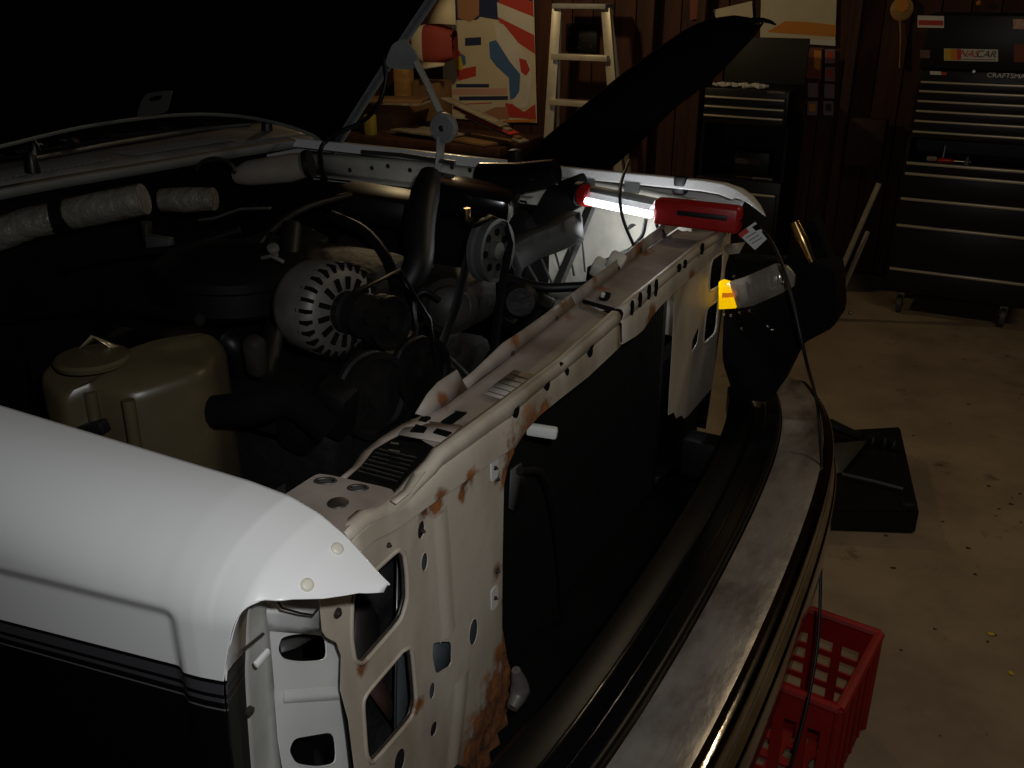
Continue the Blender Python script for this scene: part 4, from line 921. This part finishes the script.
for i in range(4):
    bm = B(); tube(bm, [cpt(-.003, LY*(.2+.2*i), .02), cpt(-.003, LY*(.2+.2*i), HZ-.02)], .004, 6); obj('wall_rib', bm, 'redc', CRT)
# black ramp-like block
rp0, rp1, rp2 = pz(917, 533, 0), pz(800, 533, 0), pz(884, 452, .08)
RMP = thing('floor_ramp', 'low black plastic ramp block with sloped top lying beyond the bumper', 'ramp', tuple(rp0.lerp(rp1, .5)))
def quad_prism(low, high, name, m, par):
    bm = B(); a_ = [bm.verts.new(p) for p in low]; b_ = [bm.verts.new(p) for p in high]; n = len(low)
    for i in range(n): bm.faces.new((a_[i], a_[(i+1) % n], b_[(i+1) % n], b_[i]))
    bm.faces.new(a_[::-1]); bm.faces.new(b_); bmesh.ops.recalc_face_normals(bm, faces=bm.faces)
    bmesh.ops.bevel(bm, geom=list(bm.edges), offset=.006, segments=2, affect='EDGES'); return obj(name, bm, m, par)
A_, B_, C_, D_ = pz(800, 530, 0), pz(915, 534, 0), pz(896, 450, 0), pz(800, 446, 0)
up_ = lambda p, z: V((p.x, p.y, z))
quad_prism([A_, B_, C_, D_], [up_(A_, .075), up_(B_, .085), up_(C_, .10), up_(D_, .06)], 'ramp_body', 'blackp', RMP)
Cc, Dd = pz(904, 488, .1), pz(840, 474, .1)
bm = B(); tube(bm, [pz(842, 474, .098), pz(872, 481, .10), pz(903, 489, .098)], .006, 6); obj('ramp_ridge', bm, 'grey', RMP)
bm = B(); grid(bm, [[pz(826, 444, .108), pz(868, 440, .108)], [pz(826, 475, .092), pz(842, 472, .095)]]); solid(obj('top_plate', bm, 'grey', RMP), .004)
for (x, y) in ((872, 433), (884, 434), (893, 437)):
    bm = B(); lathe(bm, pz(x, y+14, .09), (0, 0, 1), [(0, .02), (.03, .018), (.045, .008)], 10); obj('ramp_knob', bm, 'blackp', RMP)
bm = B(); box(bm, pz(909, 505, .09), (.05, .05, .03), (0, 0, .2), .01); obj('ramp_corner', bm, 'blackp', RMP)
bm = B(); tube(bm, [pz(798, 420, .12), pz(830, 424, .12), pz(862, 438, .11)], [.02, .022, .016], 8); obj('lever_arm', bm, 'blackp', RMP)
bm = B(); tube(bm, [pz(800, 418, .12), pz(801, 401, .15)], [.008, .011], 8); obj('lever_knob', bm, 'blackp', RMP)
bm = B(); box(bm, (0, 0, 0), (.013, .010, .003), (0, 0, .4), .001)
lm = mesh_of(bm, 'yellow')
for i, (x, y, l) in enumerate(((991, 634, 'small yellow scrap on the floor nearer the ramp'), (1011, 673, 'small yellow scrap on the floor at the right edge of the photo'))):
    p = pz(x, y, .003); o = tag(link('leaf_scrap', lm), l, 'scrap', 'yellow scraps on the floor'); o.location = p; o.rotation_euler = (0, 0, i*1.2); o.scale = (1.3-.3*i, 1.2, 1)
# floor debris clumps
bm = B()
for k in range(110):
    x, y = random.uniform(-.2, .9), random.uniform(1.6, 4.4); s_ = random.uniform(.002, .007)
    vs = [bm.verts.new((x+s_*random.uniform(.5, 1.6)*math.cos(t*pi/3), y+s_*random.uniform(.5, 1.4)*math.sin(t*pi/3), .0012)) for t in range(6)]
    bm.faces.new(vs)
dbr = tag(obj('floor_grit', bm, 'stain'), 'dark grit and oily specks scattered over the concrete floor', 'grit'); dbr['kind'] = 'stuff'

# ================================================================== TOOL CHESTS
def chest_unit(name_top, label_top, name_cab, label_cab, X0, X1, Yf, ztop, lid_z, hz_top, gap, hz_cab, zbot, open_lid, depth=.42):
    xc, wd = (X0+X1)/2, X1-X0
    zc0 = gap[1]; zt0 = gap[0]
    cab = thing(name_cab, label_cab, 'tool cabinet', (xc, Yf+depth/2, 0))
    # cabinet body, open bay on top
    zb_ = zc0-.012
    bx('body', (xc, Yf+depth/2+.012, (zb_+zbot)/2), (wd+.02, depth, zb_-zbot), 'chest', cab, bev=.006)
    bx('bay_side', (X0-.002, Yf+depth/2+.03, (zt0+zb_)/2), (.016, depth-.04, zt0-zb_), 'chest', cab); bx('bay_side', (X1+.002, Yf+depth/2+.03, (zt0+zb_)/2), (.016, depth-.04, zt0-zb_), 'chest', cab)
    bx('bay_back', (xc, Yf+depth, (zt0+zb_)/2), (wd, .012, zt0-zb_), 'chest', cab)
    prev = zb_
    hz = list(hz_cab) + [zbot]
    for i, z in enumerate(hz_cab):
        zlo = hz[i+1]+.012 if i+1 < len(hz)-1 else zbot+.01
        dr = bx('drawer', (xc, Yf, (z+.010+zlo)/2), (wd-.012, .02, z+.010-zlo), 'chest', cab, bev=.004)
        bx('drawer_handle', (xc, Yf-.014, z), (wd-.02, .016, .013), 'handle', dr, bev=.003, label='bright aluminium drawer pull')
    for sx in (X0+.08, X1-.08):
        for sy in (Yf+.06, Yf+depth-.06):
            r = min(.05, zbot*.45)
            bm = B(); lathe(bm, (sx-.015, sy, r), (1, 0, 0), [(0, r*.8), (.004, r), (.026, r), (.03, r*.8)], 20); cs = obj('caster', bm, 'grey', cab)
            bx('caster_fork', (sx, sy, (zbot+r)/2+.01), (.04, .03, zbot-r+.01), 'steel', cs, bev=.003)
    top = thing(name_top, label_top, 'tool chest', (xc, Yf+depth/2, zt0))
    zlid = lid_z
    bx('body', (xc, Yf+depth/2+.014, (zt0+zlid)/2+.002), (wd, depth-.02, zlid-zt0-.004), 'chest', top, bev=.005)
    hz = list(hz_top) + [zt0+.01]
    for i, z in enumerate(hz_top):
        zlo = hz[i+1]+.008 if i+1 < len(hz)-1 else zt0+.008
        dr = bx('drawer', (xc, Yf, (z+.008+zlo)/2), (wd-.02, .02, max(.01, z+.008-zlo)), 'chest', top, bev=.003)
        bx('drawer_handle', (xc, Yf-.013, z), (wd-.03, .014, .010), 'handle', dr, bev=.003, label='bright aluminium drawer pull')
    if open_lid:
        yl = Yf+depth-.03
        ld = bx('lid', (xc, yl, (zlid+ztop)/2), (wd-.005, .02, ztop-zlid), 'chestg', top, bev=.006, label='raised grey-black lid')
    else:
        ld = bx('lid', (xc, Yf+depth/2+.012, (zlid+ztop)/2+.003), (wd+.006, depth-.01, ztop-zlid-.004), 'chest', top, bev=.012, label='glossy black lid front with stickers')
    return top, cab, ld
zz = lambda x, y, Y: py(x, y, Y).z
Y1 = 5.22; X0, X1 = -.55, .11
big, bigc, lid = chest_unit('tool_chest', 'large black tool chest with stickers on its lid, right side', 'rolling_tool_cabinet', 'black rolling tool cabinet under the stickered chest',
    X0, X1, Y1, zz(915, 14, Y1), zz(917, 70, Y1), [zz(917, y, Y1-.02) for y in (81.8, 91, 101, 111, 121, 131.8)], (zz(917, 139, Y1), zz(912, 160, Y1)), [zz(911, y, Y1-.02) for y in (163.3, 174, 199.5, 226.6, 271)], .12, False)
YL = Y1-.012+.0
# stickers on lid front (flat print)
lf = Y1+.012-.0+.42/2-.41/2-.004
def stick(x0, y0, x1, y1, m, par=lid, dy=0, name='sticker', label=None):
    pts = [py(x0, y0, lf-dy), py(x1, y0+(x1-x0)*.02, lf-dy), py(x1, y1+(x1-x0)*.02, lf-dy), py(x0, y1, lf-dy)]
    bm = B(); panel(bm, [pts], .0015, (0, -1, 0)); return obj(name, bm, m, par, label)
def txt(s, x, y, size, m, par, dy=.002, Y=None, sx=1, name='lettering', shear=0):
    p = py(x, y, (Y if Y else lf)-dy)
    M4 = Matrix.Translation(p) @ Matrix.Rotation(pi/2, 4, 'X') @ Matrix(((sx, shear, 0, 0), (0, 1, 0, 0), (0, 0, 1, 0), (0, 0, 0, 1)))
    bm = B(); text_bm(bm, s, size, M4); return obj(name, bm, m, par, smooth=0, fix=False)
s1 = stick(944, 48.5, 998, 60.5, 'paperw', label='white race sticker with yellow-red stripe')
stick(944.5, 49, 951, 60, 'yellow', s1, .0012, 'print_band'); stick(951, 49, 957, 60, 'orange', s1, .0012, 'print_band'); stick(957, 49, 961, 60, 'pred', s1, .0012, 'print_band')
txt('NAS', 969.5, 54, .044, 'pred', s1, .0025, shear=.2, sx=1.0); txt('CAR', 986.5, 54.3, .044, 'stain', s1, .0025, shear=.2, sx=1.0)
for (xb, yb) in ((962, 58.7),): stick(xb, yb, 996, yb+.9, 'mauve', s1, .0012, 'print_band')
s2 = stick(917.5, 15.5, 944, 27.5, 'paperw', label='red and white sticker on the lid corner'); stick(918.5, 20, 943, 25, 'pred', s2, .0012, 'print_band')
s3 = stick(1013, 19, 1026, 29, mat('sticker_redwhite', (.5, .16, .12), .5, col2=(.6, .55, .5), scale=60), label='small red sticker')
s4 = stick(1014, 44, 1026, 62, 'dred', label='dark red sticker'); s5 = stick(920, 50, 930, 58, mat('sticker_brownred', (.16, .05, .03), .5, col2=(.10, .09, .08), scale=90), label='small dark sticker')
txt('CRAFTSMAN', 1009, 76, .030, 'handle', big, .012, Y1, sx=1.1)
tb('lock', [py(974, 71.5, Y1), py(974, 71.5, Y1-.012)], .007, 'steel', big, 10)
sp_ = B(); panel(sp_, [[py(930, 71, Y1-.004), py(941, 71.5, Y1-.004), py(941, 75, Y1-.004), py(930, 74.5, Y1-.004)]], .0015, (0, -1, 0)); s6 = obj('sticker', sp_, 'wtag', big, 'small white and red sticker above the drawers')
sp_ = B(); panel(sp_, [[py(941, 72, Y1-.004), py(947, 72.4, Y1-.004), py(946, 75, Y1-.004), py(941, 75, Y1-.004)]], .0015, (0, -1, 0)); obj('print_band', sp_, 'pred', s6)
# tools in the open bay
zb_ = zz(912, 160, Y1)-.012
bm = B(); p = py(932, 155, Y1+.1); p.z = zb_+.011; box(bm, p, (.05, .04, .022), (0, 0, .3), .008); tag(obj('shop_rag', bm, 'news'), 'crumpled pale rag in the open bay of the large tool chest', 'rag')
bm = B(); q = py(938, 158, Y1+.05); q.z = zb_+.012; lathe(bm, q, (1, .15, 0), [(0, .008), (.01, .012), (.06, .011), (.075, .006)], 12); sd = obj('screwdriver', bm, 'red'); tag(sd, 'red-handled screwdriver in the open bay of the large tool chest', 'screwdriver')
bm = B(); cyl(bm, q+V((.07, .0105, 0)), q+V((.15, .022, 0)), .004, 8); obj('shaft', bm, 'steel', sd)
bm = B(); q = py(968, 158, Y1+.05); q.z = zb_; lathe(bm, q, (0, 0, 1), [(0, .012), (.02, .012), (.025, .008), (.04, .008)], 14); tag(obj('socket', bm, 'steel'), 'small steel socket in the open bay of the large tool chest', 'socket')
bm = B(); q = py(944, 152, Y1+.06); q.z = zb_; lathe(bm, q, (0, 0, 1), [(0, .012), (.004, .012), (.006, .005), (.085, .005), (.09, .003)], 12); tag(obj('punch', bm, 'steel'), 'upright steel punch in the open bay of the large tool chest', 'tool')

Y2 = 5.30
sx0, sx1 = py(703, 100, Y2).x, py(788, 100, Y2).x
smt, smc, lid2 = chest_unit('tool_chest', 'smaller black tool chest with raised grey lid, behind the black panel', 'rolling_tool_cabinet', 'black tool cabinet under the smaller chest',
    sx0, sx1, Y2, zz(750, 37, Y2+.39), zz(745, 90, Y2), [zz(703, y, Y2-.02) for y in (96.5, 106, 115)], (zz(740, 126, Y2), zz(740, 178, Y2)), [zz(705, y, Y2-.02) for y in (190,)], .12, True)
txt('CRAFTSMAN', 776, 92.5, .016, 'handle', smt, .012, Y2)
bm = B()
for k in range(16):
    p = py(715+k*3.3, 88, Y2+.06); box(bm, V((p.x, Y2+.06+random.uniform(0, .05), zz(745, 90, Y2)+.016)), (.03, .03, .012+random.uniform(0, .012)), (random.uniform(-.3, .3), 0, random.uniform(0, 2)), .003, 1)
tag(obj('paper_scraps', bm, 'paperw'), 'ragged pale paper scraps lying in the top tray of the smaller chest', 'paper')
zb2 = zz(740, 178, Y2)-.012
for k, (x, m, nm, l) in enumerate(((745, 'brass', 'wrench', 'brassy wrench in the open bay of the smaller tool chest'), (762, 'alu', 'wrench', 'grey wrench in the open bay of the smaller tool chest'))):
    p = py(x, 175, Y2+.06); p.z = zb2+.006; bm = B(); tube(bm, [p+V((-.05, 0, 0)), p+V((.05, .01, 0))], .006, 8)
    lathe(bm, p+V((.05, .01, -.005)), (0, 0, 1), [(0, .012), (.01, .012)], 12); tag(obj(nm, bm, m), l, 'wrench')
bm = B(); p = py(752, 152, Y2+.25); p.z = zb2+.065; box(bm, p, (.24, .14, .13), None, .008); dk = obj('parts_bin', bm, 'blackp'); tag(dk, 'dark parts bin in the open bay of the smaller tool chest', 'bin')
bx('bin_label', p+V((0, -.071, .01)), (.15, .002, .03), mat('bin_label', (.05, .035, .035), .6), dk)

# ================================================================== WALL THINGS
PY = WY-.022
def wpanel(name, loop, m, par=None, dy=0, th=.002, Y=PY, label=None):
    bm = B(); panel(bm, [[py(x, y, Y-dy) for x, y in loop]], th, (0, -1, 0)); return obj(name, bm, m, par, label, smooth=0)
# poster : plain colour-block stand-in for the printed artwork
po = wpanel('poster', [(443, -70), (532, -70), (537, 123), (443, 118)], 'paper', dy=0)
tag(po, 'large colourful wall poster of cream, red, white and blue shapes beside the stepladder', 'poster')
wpanel('print_navy_field', [(443, -70), (532, -70), (533, 20), (443, 20)], 'navy', po, .0010)
wpanel('print_red_stripe', [(497, -12), (533, 2), (533.5, 17), (499, 3)], 'pred', po, .0018); wpanel('print_white_stripe', [(497, 2), (533.5, 17), (534, 35), (498, 17)], 'paperw', po, .0016)
wpanel('print_red_stripe', [(498, 17), (534, 35), (535, 54), (520, 44), (500, 28)], 'pred', po, .0018)
wpanel('print_tan_block', [(456, -30), (479, -30), (479, 15), (470, 22), (458, 18)], 'skin', po, .0020)
wpanel('print_cream_block', [(458, 24), (470, 26), (480, 17), (498, 20), (505, 30), (512, 60), (514, 100), (506, 121), (445, 117), (447, 70), (452, 40)], 'paper', po, .0024)
wpanel('print_cream_arm', [(494, 22), (503, 24), (516, 40), (527, 58), (532, 72), (528, 82), (520, 76), (508, 58), (497, 40)], 'paperw', po, .0030)
wpanel('print_blue_block', [(489, 42), (496, 40), (510, 62), (520, 74), (519, 96), (510, 100), (509, 78), (496, 66), (490, 58)], 'blue', po, .0034)
wpanel('print_red_patch', [(519, 58), (526, 60), (530, 70), (526, 76), (521, 72)], 'pred', po, .0038)
wpanel('print_white_cuff', [(522, 76), (532, 74), (531, 90), (527, 108), (516, 108), (512, 102), (519, 92)], 'paperw', po, .0036)
wpanel('print_red_cuff', [(505, 103), (512, 104), (524, 112), (535, 104), (536, 119), (507, 117)], 'pred', po, .0040)
wpanel('print_tan_block', [(484, 112), (496, 107), (507, 107), (509, 119), (486, 120)], 'skin', po, .0042)
wpanel('print_navy_block', [(466, 112), (486, 113), (484, 119.5), (472, 118)], 'navy', po, .0036)
wpanel('print_dark_patch', [(465, 38), (481, 37), (481, 45), (465, 46)], 'navy', po, .0034)
wpanel('print_yellow_block', [(454, 55), (461, 55), (463, 70), (456, 72)], 'yellow', po, .0032); wpanel('print_blue_chip', [(460, 53), (465, 56), (466, 64), (463, 66)], 'blue', po, .0036); wpanel('print_red_chip', [(453, 52), (460, 51), (461, 56), (454, 56)], 'pred', po, .0036)
wpanel('print_red_bar', [(457, 70), (476, 66), (476, 76), (458, 81)], 'pred', po, .0032); wpanel('print_dark_bar', [(456, 84), (489, 84), (489, 87.5), (456, 87.5)], 'navy', po, .0034)
wpanel('print_pink_bar', [(451, 89), (507, 88), (507, 95), (451, 95)], mat('print_pink', (.60, .36, .28), .7), po, .0030); wpanel('print_dark_bar', [(459, 96.5), (508, 96), (508, 100), (459, 100.5)], 'navy', po, .0034)
wpanel('print_red_line', [(456, 104), (492, 102.5), (492, 103.5), (456, 105)], 'pred', po, .0032)
wpanel('print_gold_line', [(505, 120), (536, 119), (536, 122), (505, 122.5)], 'orange', po, .0034)
# posters over the small chest
p1 = wpanel('paper_poster', [(762, -40), (838, -40), (835, 46), (760, 40)], 'paper'); tag(p1, 'pale poster with orange band above the smaller tool chest', 'poster')
wpanel('print_orange_band', [(767, 32), (785, 21), (808, 22), (836, 25), (835.5, 37), (806, 35)], 'orange', p1, .0012); wpanel('print_pale_band', [(806, 40), (835.5, 40), (835.3, 46), (806, 44)], 'paperw', p1, .0014)
p2 = wpanel('paper_poster', [(713, 10), (752, 1), (753, 18), (716, 18)], 'paper'); tag(p2, 'small pale notice on the wall left of the orange-banded poster', 'notice')
p3 = wpanel('paper_poster', [(690, -20), (709, -20), (709, 17), (690, 20)], 'dred'); tag(p3, 'dark red card on the wall at the top, left of the pale notice', 'card')
# photo cards
oc = wpanel('picture_card', [(806, 48), (822, 48), (821, 79), (805, 78)], 'dred'); tag(oc, 'larger orange-red card at the top of the wall card cluster', 'card')
wpanel('print_glow', [(814, 50), (821.5, 51), (820, 70), (814, 68)], 'orange', oc, .001)
names = [('top right', 825, 49, 'pred'), ('second from top in the right column', 825, 67, 'pred'), ('third from top in the right column', 824.5, 84, 'mauve'), ('bottom right', 823.5, 101, 'stain'), ('upper of the two in the left column', 808, 83, 'mauve'), ('bottom left', 807.5, 101, 'orange')]
for l, x, y, m in names:
    c_ = wpanel('picture_card', [(x, y), (x+10, y+.3), (x+9.8, y+14.5), (x-.2, y+14.2)], 'mauve'); tag(c_, 'small picture card, '+l+' of the wall card cluster', 'card', 'small picture cards on the wall')
    wpanel('picture', [(x+2, y+2.5), (x+8, y+2.8), (x+7.8, y+10.5), (x+1.8, y+10.2)], m, c_, .001)
# round-headed paddle
pc_ = py(902, 9, PY-.01)
pd_ = thing('hanging_paddle', 'round-headed wooden paddle hanging beside the large tool chest', 'paddle', tuple(pc_))
bm = B(); lathe(bm, pc_+V((0, .008, 0)), (0, -1, 0), [(0, .056), (.006, .060), (.014, .060), (.018, .054)], 28); obj('paddle_head', bm, 'pine', pd_)
bm = B(); lathe(bm, pc_+V((0, -.012, .02)), (0, -1, 0), [(0, .036), (.002, .034)], 24); obj('red_disc', bm, 'orange', pd_)
bm = B(); tube(bm, [pc_+V((0, 0, -.055)), py(901, 40, PY-.01), py(900, 68, PY-.01)], [.016, .011, .013], 8, flat=.5); obj('paddle_handle', bm, 'pine', pd_)
bm = B(); bmesh.ops.create_icosphere(bm, subdivisions=2, radius=.014, matrix=Matrix.Translation(py(979, 3, PY-.02))); tag(obj('round_ornament', bm, 'orange'), 'small orange round ornament on the wall above the large tool chest', 'ornament')
# pale box/panel low on wall between the chests
bm = B(); p = py(866, 142, WY-.10); box(bm, p, (.20, .10, .26), None, .005); tag(obj('brown_box', bm, mat('dim_box', (.05, .022, .012), .8, var=.3)), 'dim brown box on the wall between the two tool chests', 'box')

# ladder
YLd = 5.62
LD = thing('step_ladder', 'aluminium stepladder standing against the wooden wall right of the poster', 'ladder', (py(582, 10, YLd).x, YLd, 0))
zt_ = zz(582, 8, YLd); xl, xr = py(557, 8, YLd).x, py(606, 8, YLd).x
xl1, xr1 = py(550, 125, YLd).x, py(612, 80, YLd).x; z_l, z_r = zz(550, 125, YLd), zz(612, 80, YLd)
sl = (xl1-xl)/(zt_-z_l); sr = (xr1-xr)/(zt_-z_r)
rail = lambda z, s: V(((xl+sl*(zt_-z)) if s < 0 else (xr+sr*(zt_-z)), YLd-.02*(zt_-z)/zt_, z))
for s in (-1, 1):
    a_, b_ = rail(0, s), rail(zt_, s); dd = (b_-a_); bm = B()
    R = dd.to_track_quat('Z', 'Y').to_matrix(); box(bm, (a_+b_)/2, (.022, .06, dd.length), R, .003); obj('rail', bm, 'ladder', LD)
    a2, b2 = V((a_.x, WY-.09, 0)), V((b_.x, YLd+.05, zt_)); dd = b2-a2; bm = B(); box(bm, (a2+b2)/2, (.018, .03, dd.length), dd.to_track_quat('Z', 'Y').to_matrix(), .002); obj('rear_leg', bm, 'ladder', LD)
for y in (57, 103):
    z = zz(580, y, YLd); l_, r_ = rail(z, -1), rail(z, 1); bm = B(); box(bm, (l_+r_)/2+V((0, -.01, 0)), (r_.x-l_.x, .075, .035), None, .004); obj('step', bm, 'ladder', LD)
dz = zz(580, 57, YLd)-zz(580, 103, YLd); z = zz(580, 103, YLd)-dz
while z > .1:
    l_, r_ = rail(z, -1), rail(z, 1); bm = B(); box(bm, (l_+r_)/2+V((0, -.01, 0)), (r_.x-l_.x, .075, .035), None, .004); obj('step', bm, 'ladder', LD); z -= dz
l_, r_ = rail(zt_, -1), rail(zt_, 1); bm = B(); box(bm, (l_+r_)/2+V((0, .03, .01)), (r_.x-l_.x+.03, .15, .03), None, .006); obj('top_cap', bm, 'greyp', LD)
bm = B(); p = py(582, 38, PY-.01); box(bm, p, (.22, .03, .17), None, .006); rd = obj('speckled_panel', bm, 'blackp'); tag(rd, 'small dark speckled panel on the wall behind the stepladder', 'panel')
for k in range(12):
    bm = B(); bmesh.ops.create_icosphere(bm, subdivisions=1, radius=.005, matrix=Matrix.Translation(p+V((random.uniform(-.09, .09), -.017, random.uniform(-.07, .06))))); obj('knob', bm, 'grey', rd)

# workbench and clutter left of the poster
BZ = .70
BN = thing('workbench', 'wooden workbench below the poster, mostly hidden by the truck', 'workbench', (-4.2, 5.5, 0))
bx('bench_top', (-4.0, 5.46, BZ-.025), (2.3, .62, .05), 'wood2', BN, bev=.005)
for x in (-5.05, -2.95):
    for y in (5.22, 5.70): bx('leg', (x, y, (BZ-.05)/2), (.08, .08, BZ-.05), 'wood2', BN)
def bench_item(name, x, y, Y, s, m, l, cat, rot=(0, 0, 0), z=None, bev=.004, group=None):
    p = py(x, y, Y); zc = p.z if z is None else z
    bm = B(); box(bm, V((p.x, p.y, zc)), s, rot, bev); return tag(obj(name, bm, m), l, cat, group)
def stackz(h): return BZ+h
bench_item('cardboard_box', 375, 122, 5.5, (.50, .26, .20), 'card', 'large brown cardboard box on the workbench behind the hood hinge', 'box', z=BZ+.10)
bench_item('wood_block', 404, 82, 5.62, (.10, .10, .26), 'pine', 'upright yellow pine block on the cardboard box left of the poster', 'wood block', z=BZ+.33)
bench_item('cardboard_box', 432, 90, 5.70, (.22, .16, .32), 'card', 'tall brown carton on the workbench in front of the poster corner', 'box', z=BZ+.16)
for k, (x, y, a_, s, m, nm, l) in enumerate(((392, 103, .35, (.46, .24, .018), 'card', 'board_scrap', 'brown board scrap sticking out under the pine block'), (398, 108, .15, (.40, .22, .012), 'news', 'newspaper', 'upper newspaper on the heap behind the hood hinge'), (430, 112, -.2, (.5, .24, .014), 'news', 'newspaper', 'newspaper in the heap right behind the hood hinge arm'), (470, 122, -.3, (.55, .26, .016), 'card', 'board_scrap', 'sloping brown board scrap under the poster'))):
    p = py(x, y, 5.35); p.z = BZ+(.222, .206, .034, .012)[k]; bm = B(); box(bm, p, s, (0, 0, a_), .002); tag(obj(nm, bm, m), l, 'paper' if m == 'news' else 'board')
for k in range(5):
    p0, p1_ = py(445+k*6, 98+k*4.5, 5.33), py(505+k*5, 126+k*4, 5.2); p0.z = max(p0.z, BZ+.02); bm = B()
    dd = p1_-p0; box(bm, (p0+p1_)/2, (.05 if k % 2 else .08, .012, dd.length), dd.to_track_quat('Z', 'Y').to_matrix(), .003)
    tag(obj('bundle_strip', bm, ('news', 'lighttrim', 'pred', 'card', 'lighttrim')[k]), ('topmost newspaper-grey', 'second pale', 'thin red', 'fourth brown', 'lowest pale')[k]+' strip in the sloping bundle of strips under the poster', 'strip', 'strips leaning under the poster')
bench_item('yellow_tin', 371, 135, 5.24, (.06, .06, .13), mat('tin_yellow', (.34, .28, .06), .5), 'small yellow tin on the workbench at the hood corner', 'tin', z=BZ+.065)
# striped red and white bag on the carton
bc = py(433, 44, 5.66)
bag = thing('striped_bag', 'red and cream striped bag on the carton in front of the poster', 'bag', (bc.x, bc.y, bc.z-.13))
def bagseg(x0, x1, m, nm):
    bm = B(); a_, b_ = py(x0, 46, 5.66), py(x1, 46, 5.66); n = 6; rows = []
    for i in range(n+1):
        f = i/n; X = a_.x+(b_.x-a_.x)*f; t = (X-bc.x)/.155; hgt = .125*math.sqrt(max(.5, 1-t*t*.55)); dep = .10*math.sqrt(max(.1, 1-t*t*.7))
        rows.append([V((X, bc.y+dep*math.copysign(abs(math.cos(q))**.5, math.cos(q)), bc.z+hgt*math.copysign(abs(math.sin(q))**.5, math.sin(q)))) for q in [j*2*pi/24 for j in range(25)]])
    grid(bm, rows); obj(nm, bm, m, bag, smooth=60)
Mt['bagred'] = mat('bag_red', (.30, .045, .035), .75)
bagseg(412, 418, 'bagred', 'red_stripe'); bagseg(418, 430, 'paper', 'cream_stripe'); bagseg(430, 455, 'bagred', 'red_stripe')
bm = B(); lathe(bm, py(452, 28, 5.55), (0, -1, 0), [(0, .012), (.006, .012), (.01, .006)], 12); obj('snap', bm, 'bolt', bag)
bm = B(); grid(bm, [[py(426, 24, 5.60), py(440, 24, 5.58), py(456, 25, 5.6)], [py(440, 0, 5.66), py(448, -4, 5.66), py(455, -4, 5.66)]]); solid(tag(obj('cream_cloth', bm, 'paper'), 'cream cloth draped above the striped bag at the hood edge', 'cloth'), .006)
bm = B(); grid(bm, [[py(420, 63, 5.54), py(445, 64, 5.54)], [py(422, 70, 5.5), py(444, 66, 5.5)]]); solid(obj('cream_tray', bm, 'paper', bag), .01)  # separate cream tray, only grouped with the bag

# ================================================================== LEANING PANEL BEHIND FAR FENDER
YP = 2.25
top_e = [(530, 150), (575, 112), (620, 75), (660, 46), (690, 26), (712, 18), (735, 15), (757, 20)]
bot_e = [(612, 166), (640, 140), (668, 112), (695, 92), (715, 75), (733, 56), (748, 40), (758, 26)]
te = resamp([py(x, y, YP) for x, y in top_e], 24); be = resamp([py(x, y, YP) for x, y in bot_e], 24)
# continue down to the floor behind the fender
dt, db = (te[0]-te[4]).normalized(), (be[0]-be[4]).normalized()
dm = ((dt+db)*.5).normalized()
ext = [(te[0]+dm*s, be[0]+dm*s) for s in (1.95, 1.5, 1.0, .5, .2)]
te = [e[0] for e in ext]+te; be = [e[1] for e in ext]+be
zmin = min(min(p.z for p in te), min(p.z for p in be))
te = [V((p.x, p.y, max(p.z, .003))) for p in te]; be = [V((p.x, p.y, max(p.z, .0))) for p in be]
bm = B(); rows = []
for p, q in zip(te, be):
    rows.append([p+V((0, .05, -.004)), p+V((0, .02, .0)), p, p.lerp(q, .1)+V((0, -.014, 0)), p.lerp(q, .5)+V((0, -.022, 0)), p.lerp(q, .9)+V((0, -.014, 0)), q, q+V((0, .02, 0)), q+V((0, .05, .004))])
grid(bm, rows)
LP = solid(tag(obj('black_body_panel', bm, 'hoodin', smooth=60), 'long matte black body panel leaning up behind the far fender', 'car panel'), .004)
tb('hook', [py(752, 20, YP), py(763, 20, YP), py(771, 22, YP), py(776, 25, YP)], [.006, .005, .004, .002], 'blackm', LP, 8)
# pale trim strips leaning against the large cabinet
for k, (x0, y0, x1, y1, w_, l) in enumerate(((836, 282, 879, 184, .038, 'wider pale trim strip leaning against the large tool cabinet'), (842, 292, 868, 232, .026, 'narrower pale trim strip leaning beside the wider one'))):
    a_ = py(x0, y0, 5.0); b_ = py(x1, y1, 5.1); dd = b_-a_; a0 = a_ - dd*(a_.z/dd.z) if dd.z > .05 else a_
    dd = b_-a0; bm = B(); box(bm, (a0+b_)/2+V((0, 0, .004)), (w_, .012, dd.length), dd.to_track_quat('Z', 'Y').to_matrix(), .004)
    tag(obj('pale_strip', bm, 'lighttrim'), l, 'trim', 'pale strips leaning on the cabinet')
